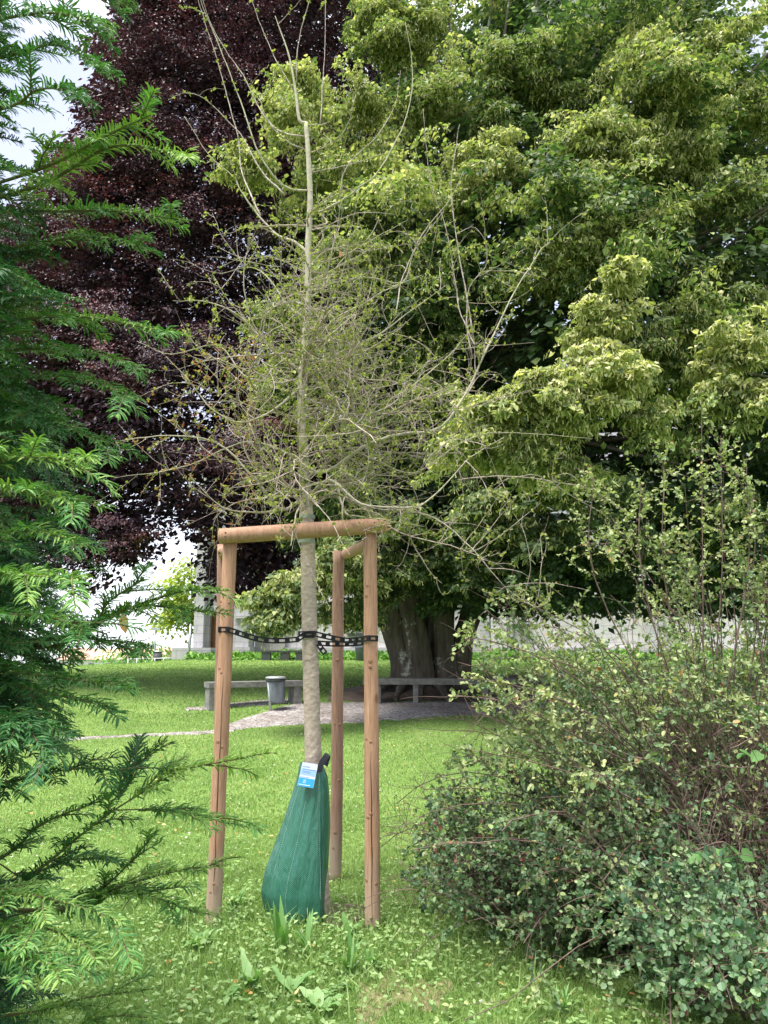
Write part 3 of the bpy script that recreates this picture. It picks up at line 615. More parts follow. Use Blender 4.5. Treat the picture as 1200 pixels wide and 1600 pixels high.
# ------------------------------------------------------------------ stake frame
LF = G(333, 1447); RF = G(583, 1456); RB = G(524, 1376)
def top(px, py, Y): return P(px, py, Y)
A0, A1 = LF + [0, 0, -.05], P(360, 848, LF[1]+.02)
B0, B1 = RF + [0, 0, -.05], P(580, 832, RF[1]+.02)
D0, D1 = RB + [0, 0, -.05], P(530, 861, RB[1])
E0 = G(340, 1380) + [0, 0, -.05]; E1 = P(347.5, 851, E0[1])
fr = thing('tree_stake_frame', ((LF+RF)/2)*[1, 1, 0], 'square frame of four reddish round timber stakes with cross rails around the young tree', 'tree stakes')
def post(a, b, r0, r1, mat, seed):
    s = np.linspace(0, 1, 26)[:, None]; q = np.asarray(a) + (np.asarray(b)-a)*s; gg = rng(seed)
    wob = np.cumsum(gg.normal(0, .0009, (26, 3)), axis=0); wob[:, 2] = 0; q = q + wob
    rr = np.linspace(r0, r1, 26)*(1 + gg.normal(0, .012, 26))
    mb = MB(); mb.tube(q, rr, 20, ridge=lambda i, an: 1 + .012*np.sin(3*an+seed) - .03*np.exp(-((an-4.6)/.12)**2))
    return mb.build('stake', mat, fr), q
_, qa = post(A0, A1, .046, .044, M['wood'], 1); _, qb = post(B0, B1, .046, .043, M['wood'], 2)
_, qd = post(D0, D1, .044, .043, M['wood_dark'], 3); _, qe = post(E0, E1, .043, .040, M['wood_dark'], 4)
def crack(q, i0, i1, r, ang=-math.pi/2, w_=.004):
    mb = MB(); pts = np.array([q[i] + np.array([math.cos(ang)*r + .002*math.sin(i*1.7), math.sin(ang)*r, 0]) for i in range(i0, i1)])
    mb.tube(cat_rom(pts, 3), w_*np.sin(np.linspace(.1, 3.0, (i1-i0-1)*3+1))+.0005, 4); mb.build('drying_crack', M['crack'], fr)
crack(qa, 1, 17, .0445, -1.50, .003); crack(qb, 1, 12, .0445, -1.62, .0032); 
gk = rng(77)
for q, rr0 in ((qa, .0455), (qb, .0455), (qd, .0435)):
    for f in (.12, .30, .47, .66, .84):
        for c_ in range(2):
            i = f*25 + gk.normal(0, .25); p = q[int(i)] + (q[int(i)+1]-q[int(i)])*(i-int(i)); a = gk.uniform(-2.5, -.7); d = np.array([math.cos(a), math.sin(a), .0]); k_ = gk.uniform(.006, .010)
            kb = MB(); kb.tube(np.array([p+d*rr0*.9, p+d*(rr0+.0003), p+d*(rr0+.0012)]), [k_*1.3, k_*1.2, k_*.7], 12); kb.build('knot', M['knot'], fr)
def rail(a, b, r, endmat=None, seed=0, n=20):
    q = np.linspace(a, b, 18); gg = rng(seed)
    rr = np.full(18, r)*(1+gg.normal(0, .01, 18)); rr[0] *= .86; rr[-1] *= .9
    q = np.vstack([q[0], q[0]+(q[1]-q[0])*.12, q[1:]]); rr = np.concatenate([[rr[0]], [r], rr[1:]])
    mb = MB(); mb.tube(q, rr, n, ridge=lambda i, an: 1+.01*np.sin(4*an+seed)); return mb.build('cross_rail', M['wood'], fr)
ra = P(343, 840, LF[1]-.02); rb = P(601, 821, RF[1]-.02)
ra[2] = A1[2]+.035; rb[2] = B1[2]+.04
rail(ra, rb, .051, seed=5)
rail(B1 + [.0, .06, -.06], D1 + [.05, -.03, -.03], .038, seed=6)
rail(A1 + [-.01, .05, -.05], E1 + [.0, -.02, -.05], .036, seed=7)
e = MB(); nb = unit(rb-ra)     # splintered pale end of the front rail
e.tube(np.array([rb + nb*.001, rb + nb*.012]), [.046, .043], 16)
for k in range(9):
    a = k*.7; e.tube(np.array([rb + [0, .03*math.cos(a), .03*math.sin(a)], rb + nb*(.02+.012*(k % 3)) + [0, .034*math.cos(a), .034*math.sin(a)]]), [.009, .003], 5)
e.build('rail_end', M['wood_end'], fr)

for p in (ra + (rb-ra)*.045, rb - (rb-ra)*.06):
    for dz in (-.012, .014):
        kb = MB(); c = p + np.array([0, -.049, dz]); kb.tube(np.array([c+[0, .004, 0], c-[0, .002, 0]]), .005, 8); kb.build('nail', M['dark_metal'], fr)
# ------------------------------------------------------------------ the young tree
g = rng(41)
TB = G(504, 1432); YT = TB[1]
yt2 = thing('young_tree', TB, 'young staked tree with a bare twiggy crown and burlap-wrapped trunk', 'tree')
def T(px, py, dy=0): return P(px, py, YT + dy)
wr = MB()
q = cat_rom([TB+[0, 0, -.04], T(501, 1380), T(496, 1310), T(490, 1200), T(486, 1060), T(483, 950), T(481, 860), T(479, 795)], 14)
nq = len(q); rad = np.interp(np.linspace(0, 1, nq), [0, .05, .3, .6, .93, 1], [.066, .056, .055, .054, .049, .044])
tw = rng(5).normal(0, 1, 400)
def wrap_ridge(i, a):                         # i: height in metres; spiral overlaps of the burlap strip
    f = lambda m, kz, ph: ((m*a - kz*i + ph) % (2*math.pi))/(2*math.pi)
    return 1 + .075*np.exp(-f(1, 52, .4)*9)*(.6+.4*np.sin(i*9)) + .045*np.exp(-f(2, 83, 1)*9)*(.5+.5*np.sin(i*23+a)) + .022*np.exp(-f(3, 160, 2)*7) + .012*np.sin(a*3+i*31) + .012*np.sin(a*7-i*120)
q2 = cat_rom(q, 5); zq2 = q2[:, 2]; rad2 = np.interp(np.linspace(0, 1, len(q2)), np.linspace(0, 1, nq), rad)
wr.tube(q2, rad2*.95, 48, ridge=lambda i, a: wrap_ridge(zq2[i.astype(int)], a))
wr.build('trunk_wrap', M['burlap'], yt2)
for (py, mn) in ((808, 0), (846, 1)):
    b = MB(); c = T(480-mn*.5, py); b.tube(np.array([c-[0, 0, .012], c+[0, 0, .012]]), .0555 if mn else .053, 24, cap=False); b.build('tie_tape', M['tape'], yt2)
tr = MB()
tl = [(479,800,.042),(476,760,.040),(474,700,.034),(472,640,.031),(474,590,.036),(476,555,.030),(479,500,.026),(481,440,.024),(482,380,.0235),(484,330,.021),(484,290,.020),(481,230,.017),(478,192,.016)]
tq = cat_rom([T(a, b) for a, b, _ in tl], 4); tr_r = np.interp(np.linspace(0, 1, len(tq)), np.linspace(0, 1, len(tl)), [c for *_, c in tl])
tr.tube(tq, tr_r, 12, ridge=fl(3, 5, .3, .06))
sq = cat_rom([T(479, 193), T(468, 188), T(464, 160), T(460, 130), T(451, 85), T(437, 45), T(430, 25)], 4); tr.tube(sq, np.linspace(.0145, .002, len(sq)), 8)
for k in range(16):
    i = int(g.uniform(3, len(tq)-4)); d = unit(np.array([g.normal(), g.normal(), .2])); tr.tube(np.array([tq[i], tq[i]+d*tr_r[i]*1.25]), [tr_r[i]*.45, tr_r[i]*.25], 7)
tr.build('trunk', M['bark_young'], yt2)
# limbs traced from the photograph (px,py) with depth drift and base radius
LM = [([(482,740),(520,732),(560,705),(590,688),(635,675),(695,665),(740,600),(770,535),(810,450),(845,392),(862,376)],-.25,.015),
 ([(485,772),(510,755),(530,757),(570,790),(620,798),(670,795),(715,750),(740,720),(790,690)],-.45,.011),
 ([(530,757),(530,775),(537,800),(552,805),(600,812),(660,822)],-.35,.011),
 ([(470,780),(440,796),(410,760),(395,740),(340,690),(250,680),(185,690)],-.2,.014),
 ([(482,397),(457,377),(433,367),(407,337),(377,293),(367,273),(330,240),(292,180)],.2,.011),
 ([(407,337),(390,307),(375,267),(368,217),(350,150),(337,110),(320,50),(303,0),(298,-40)],.25,.006),
 ([(443,303),(420,280),(400,253),(380,217),(363,197),(323,160),(290,152),(266,165)],.15,.006),
 ([(482,298),(453,295),(427,273),(400,227),(380,167),(360,113),(340,63),(317,10),(305,-30)],-.2,.008),
 ([(475,213),(443,208),(423,197),(397,160),(377,117),(350,77),(330,40),(312,-10)],.1,.007),
 ([(475,233),(447,220),(420,190),(405,150)],-.15,.006),
 ([(460,143),(433,97),(410,43),(392,-10)],.1,.004),([(463,127),(467,60),(483,0),(490,-30)],-.1,.004),([(500,193),(503,150),(507,93),(509,0),(511,-40)],.15,.004),([(433,40),(450,20),(470,0)],-.1,.003),
 ([(478,195),(510,194),(520,182),(523,170)],-.1,.004),
 ([(480,340),(530,315),(560,292),(593,265),(637,180),(648,100),(635,37)],-.2,.009),([(530,315),(532,290),(545,255),(590,210),(618,165),(629,112)],-.1,.005),
 ([(480,450),(520,440),(570,430),(625,440),(640,400),(655,368),(700,310),(718,270)],.25,.009),([(618,493),(625,440),(632,420),(648,385),(690,330)],.2,.005),
 ([(742,540),(735,520),(722,480),(712,420),(700,350),(683,300),(673,253),(665,167)],.1,.006),([(740,530),(725,450),(712,370),(705,290),(713,230),(718,195)],.05,.006),
 ([(738,560),(730,500),(735,450),(760,420),(763,395)],0,.005),([(700,650),(740,600),(742,540)],.1,.007),
 ([(474,580),(440,560),(400,520),(370,490),(320,470),(270,470)],-.2,.011),([(474,590),(430,600),(380,590),(340,540),(270,555),(215,535)],.2,.010),
 ([(474,600),(430,640),(380,660),(330,640),(300,600),(262,560)],-.3,.010),([(476,560),(500,530),(520,500),(560,480),(610,450),(660,430)],-.3,.012),
 ([(476,575),(500,565),(550,545),(600,520),(650,480),(700,440)],.3,.011),([(475,640),(510,640),(550,650),(600,640),(650,600),(700,560),(735,520)],-.1,.012),
 ([(476,700),(520,690),(590,720),(650,740),(730,690),(800,680),(925,688)],.2,.009),([(475,720),(430,700),(380,690),(310,720),(250,735),(180,745)],.3,.008),
 ([(478,500),(450,480),(420,440),(390,420),(340,430)],.2,.009),([(480,470),(510,440),(540,400),(590,370),(640,345)],.1,.009),([(482,400),(520,385),(570,390),(640,380)],.2,.007),
 ([(482,430),(450,410),(420,400),(380,400),(330,380)],-.2,.007),([(484,360),(520,350),(560,330),(620,330)],-.2,.006),([(482,270),(520,262),(560,250),(600,235)],.1,.005),([(481,240),(520,225),(545,200),(560,150)],-.15,.004),
 ([(620,798),(680,810),(740,860),(790,920),(850,960)],-.4,.005),([(715,750),(780,745),(850,752),(900,760)],-.3,.005),([(570,790),(620,830),(700,850),(760,870)],-.6,.005),
 ([(440,796),(400,800),(350,790),(300,740)],-.2,.009)]
limbs = []
for pts, dy, r0 in LM:
    n = len(pts); q = cat_rom([T(x, y, dy*min(1, k/2.5)) for k, (x, y) in enumerate(pts)], 4)
    q[1:] += np.cumsum(g.normal(0, .003, (len(q)-1, 3)), axis=0)
    mb = MB(); mb.tube(q, np.linspace(r0, max(.0012, r0*.13), len(q))*(1+g.normal(0, .06, len(q))), 7); mb.build('branch', M['bark_young'] if r0 > .007 else M['twig'], yt2)
    limbs.append((q, r0))
tw = MB(); tg = MB(); lv = MB(); LP = []; LD = []
def grow(p0, d, L, r, curl=.35, up=.25, n=8, mb=tw):
    p = [np.array(p0)]; d = unit(np.asarray(d, float)); ax = g.normal(0, 1, 3)
    for k in range(n):
        d = unit(d + np.cross(ax, d)*curl/n + np.array([0, 0, up/n]) + g.normal(0, .09, 3)); p.append(p[-1]+d*L/n)
    q = np.array(p); mb.tube(q, np.linspace(r, r*.3, len(q)), 4 if r < .003 else 5, cap=False); return q
def spur(q, rate):
    for k in range(1, len(q)-1):
        if g.uniform() < rate:
            LP.append(q[k]); LD.append(g.normal(0, 1, 3))
prim = list(limbs)
for k in range(84):
    py = 330 + 460*g.uniform()**.62
    i = int(np.interp(py, [192, 800], [len(tq)-1, 0])); z0 = tq[min(max(i, 1), len(tq)-2)]
    th = g.uniform(0, 2*math.pi) if g.uniform() < .6 else g.normal(-.3, .8); Lm = np.interp(py, [330, 450, 560, 700, 790], [.45, .8, 1.15, 1.5, 1.3])*g.uniform(.5, 1.0)
    q = grow(z0, [math.cos(th), math.sin(th)*.9, g.uniform(-.1, .55)], Lm, g.uniform(.004, .010), 1.0, g.uniform(-.3, .7), 14, tg); prim.append((q, .006))
for q, r0 in prim:
    m_ = len(q); Lq = np.linalg.norm(np.diff(q, axis=0), axis=1).sum()
    px_, py_ = proj(q[m_//2:m_//2+1]); dens = np.interp(py_[0], [150, 330, 450, 760], [2, 4, 7.5, 12.5])*(.5 if .0061 < r0 <= .0115 else 1)
    for j in range(int(dens*Lq)+1):
        k = int(g.uniform(.3, .98)*(m_-1)); t = unit(q[min(k+1, m_-1)]-q[max(k-1, 0)]+1e-6)
        if proj(q[k:k+1])[1][0] < 300 and g.uniform() < .75: continue
        d = unit(t*g.uniform(.1, .9) + unit(g.normal(0, 1, 3))*.9 + np.array([0, 0, .1])); L = g.uniform(.15, .6)*(1 if py_[0] > 420 else .6)
        s = grow(q[k], d, L, g.uniform(.0018, .0034), g.uniform(.2, 1.6), g.uniform(-.2, .5), 8, tw if g.uniform() < .7 else tg); spur(s, .34)
        for jj in range(int(g.uniform(0, 4))):
            k2 = int(g.uniform(1, len(s)-1)); s2 = grow(s[k2], unit(s[k2]-s[k2-1]) + g.normal(0, .7, 3), L*g.uniform(.2, .5), .0016, .9, .1, 5, tw); spur(s2, .34)
    spur(q, .4 if r0 < .02 else .1)
    if r0 > .0035:     # tiny thorny spurs along every shoot
        for k in range(1, m_-1):
            e_ = q[k] + unit(g.normal(0, 1, 3))*g.uniform(.008, .02); tw.tube(np.array([q[k], e_]), [.0022, .0012], 4, cap=False)
tag(tg.build('lichen_twigs', M['twig_green'], yt2), kind='stuff')
tag(tw.build('twigs', M['twig'], yt2), kind='stuff')
LP = np.array(LP); LD = np.array(LD); n = len(LP); pxs, pys = proj(LP)
reps = 4; idx = np.repeat(np.arange(n), reps); N = len(idx)
pos = LP[idx] + g.normal(0, .006, (N, 3)); d = unit(unit(LD[idx]) + g.normal(0, .8, (N, 3)) + [0, 0, .3])
tint = g.uniform(0, .8, N); red = (pxs[idx] < 400) & (pys[idx] > 520) & (g.uniform(0, 1, N) < .35); tint[red] = g.uniform(.85, 1, red.sum())
lv.scatter(T_OVAL, pos, d, unit(g.normal(0, .6, (N, 3)) + [0, 0, 1]), g.uniform(.012, .026, N), tint)
tag(lv.build('leaves', M['shoot_leaf'], yt2), kind='stuff')
# one orange leaf is caught in the crown
lf = MB(); lf.scatter(T_OVAL, [T(531, 392, -.3)], np.array([[.1, 0, -1.]]), np.array([[.2, -1, .1]]), [[.03, .05, .05]], [.2])
tag(lf.build('orange_leaf', M['litter']), 'small orange leaf caught high in the twigs of the young tree', 'leaf')

# ------------------------------------------------------------------ plastic chain ties
def chain(name, pts, label, pitch=.062, flip=0):
    q = cat_rom(pts, 10); seg = np.linalg.norm(np.diff(q, axis=0), axis=1); cum = np.concatenate([[0], np.cumsum(seg)]); L = cum[-1]
    t = thing(name, q[0], label, 'tree tie', 'black plastic chain ties')
    n = max(2, int(L/pitch)); s = np.linspace(0, L, n+1)
    pp = np.stack([np.interp(s, cum, q[:, k]) for k in range(3)], 1)
    cen = np.array([TB[0], TB[1], 0])
    for k in range(n):
        a, b = pp[k], pp[k+1]; d = unit(b-a); c = (a+b)/2; l = np.linalg.norm(b-a)
        up = np.array([0, 0, 1.]); up = unit(up - d*(up@d)); o = np.cross(d, up)
        if k % 2 == flip: c = c + o*.0035
        else: c = c - o*.0015
        Mx = np.stack([d, o, up]); mb = MB(); h = .018
        mb.box(c+up*h*.72, (l*1.15, .005, .010), M=Mx); mb.box(c-up*h*.72, (l*1.15, .005, .010), M=Mx)
        mb.box(c+d*l*.42, (l*.3, .0062, h*1.1+.004), M=Mx); mb.box(c-d*l*.42, (l*.3, .0056, h*1.1+.004), M=Mx)
        mb.build('link', M['black'], t)
    return t
def ring(c, r, a0, a1, z=0, n=8): return [np.array([c[0]+r*math.cos(a), c[1]+r*math.sin(a), c[2]+z]) for a in np.linspace(a0, a1, n)]
def at(q, py):
    pys = proj(q)[1]; return q[int(np.argmin(np.abs(pys-py)))]
cl = at(qa, 991); ct = at(q2, 993); crr = at(qb, 1001)
chain('chain_tie', ring(cl, .052, R(150), R(290), .003, 5) + [P(405, 999, YT-.12), P(440, 1001, YT-.1), P(470, 998, YT-.08)] + ring(ct, .064, R(235), R(300), .0, 3), 'black plastic chain from the left stake sagging to the wrapped trunk')
chain('chain_tie', ring(ct, .070, R(190), R(310), .008, 5) + [P(515, 996, YT-.06), P(545, 1001, YT-.12)] + ring(crr, .051, R(240), R(330), .0, 4), 'upper black plastic chain between the trunk and the front right stake')
chain('chain_tie', [P(497, 1005, YT-.05), P(515, 1006, YT-.03), P(545, 1006, YT-.04), P(568, 1004, YT-.1)] , 'lower black plastic chain just under the upper one beside the trunk')
chain('chain_tie', [P(498, 1006, YT-.06), P(502, 1013, YT-.062), P(508, 1021, YT-.06)], 'short loose end of black plastic chain dangling at the trunk', .03)

# ------------------------------------------------------------------ watering bag
g = rng(51)
wb = thing('watering_bag', TB + [-.1, -.1, 0], 'green woven watering bag slumped around the foot of the young tree', 'watering bag')
rows = [(1447, 424, 501, 510, .15), (1425, 414, 501, 508, .165), (1400, 409, 502, 509, .17), (1372, 413, 502, 511, .165), (1340, 424, 502, 513, .155), (1300, 438, 501, 515, .14),
        (1270, 448, 501, 515, .125), (1240, 458, 501, 514, .11), (1215, 465, 501, 511, .095), (1200, 468, 500, 506, .08), (1193, 470, 499, 503, .07)]
YB = YT-.03; ring_v = []; nring = 44
for (py, xl, xc, xr, dep) in rows:
    Lp = P(xl, py, YB); Cp = P(xc, py, YB-dep*.9); Rp = P(xr, py, YB+.01)
    z = P(500, py, YB-dep*.5)[2]; w_ = Rp[0]-Lp[0]
    ctl = [(Lp[0], YB), (Lp[0]+w_*.12, YB-dep*.45), (Lp[0]+w_*.35, YB-dep*.80), (Lp[0]+w_*.62, YB-dep*.98), (Cp[0]-.012, YB-dep*.92), (Cp[0], YB-dep*.80), (Cp[0]+(Rp[0]-Cp[0])*.5, YB-dep*.62), (Rp[0], YB-dep*.1),
           (Rp[0]-.01, YB+.05), (Cp[0]-.03, YB+.085), (Lp[0]+w_*.5, YB+.085), (Lp[0]+w_*.15, YB+.05)]
    loop = np.array(ctl + ctl[:1]); cc = cat_rom(np.vstack([ctl[-1], loop, ctl[1]]), 6)[6:-6]
    s = np.linspace(0, len(cc)-1, nring+1)[:-1]; xx = np.interp(s, np.arange(len(cc)), cc[:, 0]); yy = np.interp(s, np.arange(len(cc)), cc[:, 1])
    ring_v.append(np.stack([xx, yy, np.full(nring, z)], 1))
RV = np.array(ring_v); m_ = len(rows)
s = np.linspace(0, m_-1, 60); RV = np.stack([[np.interp(s, np.arange(m_), RV[:, j, k]) for k in range(3)] for j in range(nring)], 0).transpose(2, 0, 1)
cen = RV.mean(axis=1, keepdims=True); off = RV-cen
j = np.arange(nring)[None, :]; ii = np.arange(60)[:, None]
fold = 1 + .018*np.sin(j*.9+ii*.10) + .012*np.sin(j*1.7-ii*.16+1) ; fold = fold + (ii/59.)*.05*np.sin(j*1.9+.6*np.sin(ii*.1)) + .02*np.sin(ii*.35+j*.6)*np.exp(-((ii-44)/9.)**2); off[..., :2] *= fold[..., None]; RV = cen + off
F = [(i*nring+a, i*nring+(a+1) % nring, (i+1)*nring+(a+1) % nring, (i+1)*nring+a) for i in range(59) for a in range(nring)]
mb = MB(); mb.poly(RV.reshape(-1, 3), F, smooth=True)
mb.build('bag_sheet', M['bag'], wb)
def seam(col, i0, i1, w_=.0014, dash=True, out=.003):
    mb = MB(); c = RV.mean(axis=1)
    pts = []
    for i in np.arange(i0, i1, .25):
        f = i - int(i); a = RV[int(i), :, :]*(1-f) + RV[min(int(i)+1, 59), :, :]*f; jf = col - int(col)
        p = a[int(col)]*(1-jf) + a[(int(col)+1) % nring]*jf; pts.append(p + np.array([0, -out, 0]))
    for k in range(0, len(pts)-2, 2 if dash else 1): mb.tube(np.array([pts[k], pts[k+1]]), w_, 4, cap=False)
    mb.build('seam_stitching', M['stitch'], wb)
seam(4.2, 20, 56, .0009); seam(15.6, 12, 55, .0012); seam(8.3, 2, 40, .0008)
# label on the bag
lc = P(481, 1211, YB-.115); lu = unit(P(484, 1195, YB-.10) - P(477, 1228, YB-.135)); lx = unit(P(492, 1213, YB-.118) - P(468, 1209, YB-.118)); ln = unit(np.cross(lx, lu))
wlab, hlab = .098, .142; Mx = np.stack([lx, -ln, lu])
lcol = {'label_white': (.50, .53, .72), 'label_pale': (.26, .42, .70), 'label_blue': (.03, .30, .62), 'label_ink': (.22, .30, .5), 'label_light': (.72, .86, .95)}
for kk, cc in lcol.items(): M[kk] = plain(kk, [(.3, cc), (.7, cc)], 3, .35, 0)
root_l = MB().box(lc, (wlab, .003, hlab), M=Mx).build('care_label', M['label_white'], wb)
def lb_(x, z, w2, h2, mat, dep=.0018, nm='printed_panel'): MB().box(lc + lx*x + lu*z - (-ln)*0 + ln*(dep if ln[1] < 0 else -dep), (w2, .001, h2), M=Mx).build(nm, M[mat], root_l)
lb_(0, -.045, wlab*.97, .05, 'label_blue'); lb_(0, .012, wlab*.97, .030, 'label_pale', .0016); lb_(-.018, -.012, .055, .005, 'label_white', .0026)
lb_(0, .032, .085, .003, 'label_blue', .0026); lb_(-.02, .048, .045, .006, 'label_pale', .0026, 'printed_line'); lb_(-.012, .020, .05, .003, 'label_ink', .0028, 'printed_line'); lb_(-.012, .012, .045, .002, 'label_ink', .0028, 'printed_line')
lb_(-.012, -.040, .018, .022, 'label_pale', .0028, 'printed_emblem'); lb_(-.008, -.060, .07, .003, 'label_light', .0028, 'printed_line')
# carrying strap: folded webbing loop standing up from the bag top
s0 = P(499, 1207, YB-.10); s1 = P(502, 1193, YB-.10); s2 = P(511, 1180, YB-.09); s3 = P(508, 1196, YB-.075)
mb = MB(); wv_ = unit(P(514, 1184, YB-.09)-P(505, 1178, YB-.09))*.018
def ribbon(mb, ctr, wid, th=.0025):
    q = cat_rom(ctr, 6); n = len(q); Wd = np.array([np.asarray(w2) for w2 in wid]); s = np.linspace(0, len(wid)-1, n)
    W2 = np.stack([np.interp(s, np.arange(len(wid)), Wd[:, k]) for k in range(3)], 1); t = unit(np.gradient(q, axis=0)); nn = unit(np.cross(W2, t))*th/2
    V = np.stack([q-W2-nn, q+W2-nn, q+W2+nn, q-W2+nn], 1).reshape(-1, 3)
    F = [(4*i+a, 4*i+(a+1) % 4, 4*i+4+(a+1) % 4, 4*i+4+a) for i in range(n-1) for a in range(4)] + [(3, 2, 1, 0), (4*n-4, 4*n-3, 4*n-2, 4*n-1)]
    mb.poly(V, F)
ribbon(mb, [s0, s1, s2, s2+[.004, .02, -.005], s3], [[.017, 0, .001], [.016, 0, -.006], wv_, wv_, wv_])
mb.build('carry_strap', M['strap'], wb)
mb = MB(); ribbon(mb, [P(500, 1200, YT+.02), P(501, 1185, YT+.02), P(501, 1168, YT)], [[.008, 0, 0], [.008, 0, 0], [.003, 0, 0]]); mb.build('cord', M['tape'], wb)

# ------------------------------------------------------------------ shrubs on the right
def bush(name, mat, stemmat, label, base, rb_, nst, L, lean, seed, leaf, tmpl, tints, droop=.5, ntw=12, nlf=13, twl=(.12, .34), bare=.3, extra=(), bias=(0, 0), r0=.007, redtips=0, clipf=None):
    g = rng(seed); t = thing(name, (base[0], base[1], float(H(*base[:2]))), label, 'shrub'); st = MB(); lf = MB(); PP, DD, TT = [], [], []
    def line(p0, d, L, r, drp, n=9, wob=.09):
        p = [np.array(p0, float)]; d = unit(np.asarray(d, float))
        for k in range(n): d = unit(d + np.array([0, 0, -drp/n*(k/n)*2]) + g.normal(0, wob, 3)); p.append(p[-1]+d*L/n)
        q = np.array(p); q[:, 2] = np.maximum(q[:, 2], H(q[:, 0], q[:, 1])+.02)
        st.tube(q, np.linspace(r, r*.3, len(q)), 5 if r > .003 else 4, cap=False); return q
    stems = []
    for k in range(nst):
        a = g.uniform(0, 2*math.pi); rr_ = rb_*math.sqrt(g.uniform()); p0 = np.array([base[0]+rr_*math.cos(a), base[1]+rr_*math.sin(a)*.8, 0]); p0[2] = H(p0[0], p0[1])
        lw = g.uniform(*lean); a2 = a + g.normal(0, .5)
        d = [math.cos(a2)*lw+bias[0], math.sin(a2)*lw+bias[1], 1]; stems.append((line(p0, d, g.uniform(*L), r0*g.uniform(.6, 1.2), droop*g.uniform(.5, 1.6), 12), g.uniform(*tints)))
    for pts in extra:
        q = cat_rom(pts, 4); st.tube(q, np.linspace(r0*.8, .0015, len(q)), 5, cap=False); stems.append((q, max(tints)))
    for q, tt in stems:
        m_ = len(q)
        for j_ in range(ntw):
            k = int((bare + (1-bare)*g.uniform())*(m_-1)); tv = unit(q[min(k+1, m_-1)]-q[max(k-1, 0)])
            s = line(q[k], tv*.6 + unit(g.normal(0, 1, 3)), g.uniform(*twl), .0018, .2, 6, .12)
            n2 = nlf; f = g.uniform(.1, 1, n2)*(len(s)-1); i0 = np.minimum(f.astype(int), len(s)-2); fr_ = (f-i0)[:, None]
            PP.append(s[i0]*(1-fr_)+s[i0+1]*fr_); DD.append(unit(s[i0+1]-s[i0])*.5 + unit(g.normal(0, 1, (n2, 3)))); TT.append(np.full(n2, tt + g.normal(0, .13)))
    PP = np.concatenate(PP); DD = np.concatenate(DD); TT = np.concatenate(TT); N = len(PP)
    if clipf is not None: k = clipf(PP, g); PP, DD, TT = PP[k], DD[k], TT[k]; N = len(PP)
    tn = np.clip(TT + g.normal(0, .11, N) - .08, 0, .88)
    if redtips: k = g.uniform(0, 1, N) < redtips; tn[k] = g.uniform(.93, 1, k.sum())
    lf.scatter(tmpl, PP, DD, unit(g.normal(0, .7, (N, 3)) + [0, -.25, 1]), leaf*g.uniform(.45, 1.25, N), tn)
    tag(st.build('stems', stemmat, t)); tag(lf.build('foliage', mat, t)); return t
def not_left(p, g):      # the foliage thins toward the lawn and leaves the dark stems open low down
    px, py = proj(p)
    lft = np.interp(py, [500, 700, 900, 1000, 1080, 1130, 1180, 1260, 1600], [1010, 930, 800, 705, 690, 790, 700, 640, 700])
    core = (px > 1040) & (py > 1130) & (py < 1420) & (g.uniform(0, 1, len(p)) < .82)
    return (px > lft) & ~core & (p[:, 1] > 2.6)
ups = [[P(1100+dx*.3, 1150, 4.7), P(1098+dx, 900, 4.7), P(1097+dx, 760, 4.7), P(1096+dx, ty, 4.7)] for dx, ty in ((0, 600), (-60, 720), (30, 680), (-95, 800), (70, 715), (-170, 745))]
left = [[P(1060, 1150, 5.0), P(980, 1040, 4.9), P(900, 990, 4.8), P(830, 975, 4.7)], [P(1060, 1200, 4.7), P(960, 1080, 4.6), P(860, 1030, 4.5), P(760, 1030, 4.4)], [P(1060, 1250, 4.5), P(960, 1150, 4.3), P(860, 1090, 4.2), P(770, 1120, 4.1)], [P(1060, 1230, 4.6), P(900, 1060, 4.4), P(760, 1000, 4.2), P(705, 1010, 4.1)], [P(1080, 1250, 4.6), P(930, 1120, 4.3), P(800, 1070, 4.1), P(715, 1060, 4.0)], [P(1080, 1200, 4.8), P(950, 1020, 4.8), P(860, 960, 4.8), P(790, 930, 4.8)],
        [P(1060, 1230, 4.6), P(900, 1150, 4.2), P(800, 1100, 4), P(700, 1085, 4)], [P(1080, 1300, 4.4), P(950, 1230, 4.1), P(830, 1190, 4), P(715, 1170, 4)], [P(1080, 1000, 5), P(1000, 880, 5), P(950, 800, 5), P(930, 760, 5)], [P(1150, 1000, 4.8), P(1180, 850, 4.8), P(1150, 740, 4.8), P(1110, 730, 4.8)]]
bush('arching_shrub', M['shrub_leaf'], M['stem'], 'tall loose shrub of arching brown stems with small yellow-green leaves on the right', (2.15, 4.95), .5, 300, (1.2, 2.4), (.1, 1.25), 61, .030, T_OVAL, (.25, .86), .75, 14, 18, (.12, .36), .38, ups+left, (-.10, -.02), .007, .03, not_left)
ups2 = [[P(1120+a*.4, 1150, 4.9), P(1110+a*.8, 980, 4.8), P(1080+a, 860, 4.7), P(1070+a*1.2, b, 4.6)] for a, b in ((-60, 800), (0, 760), (50, 740), (90, 760), (130, 730), (-110, 850), (-20, 830), (110, 800))]
bush('upright_shrub', M['shrub_leaf'], M['stem'], 'dense upright shrub with yellowish new leaves at the right edge behind the arching shrub', (2.75, 5.3), .45, 130, (1.4, 2.5), (.05, .5), 66, .030, T_OVAL, (.35, .92), .3, 15, 17, (.1, .34), .3, ups2, (-.08, 0), .006, .03, not_left)
bush('back_shrub', M['mound_leaf'], M['stem'], 'dark dense green shrub filling the gap behind the bare stems on the right', (2.9, 6.1), .7, 150, (.9, 1.6), (.1, .8), 67, .034, T_OVAL, (.0, .5), .5, 13, 15, (.1, .3), .1, (), (-.1, 0), .006, .0, lambda p, g: proj(p)[0] > 960)
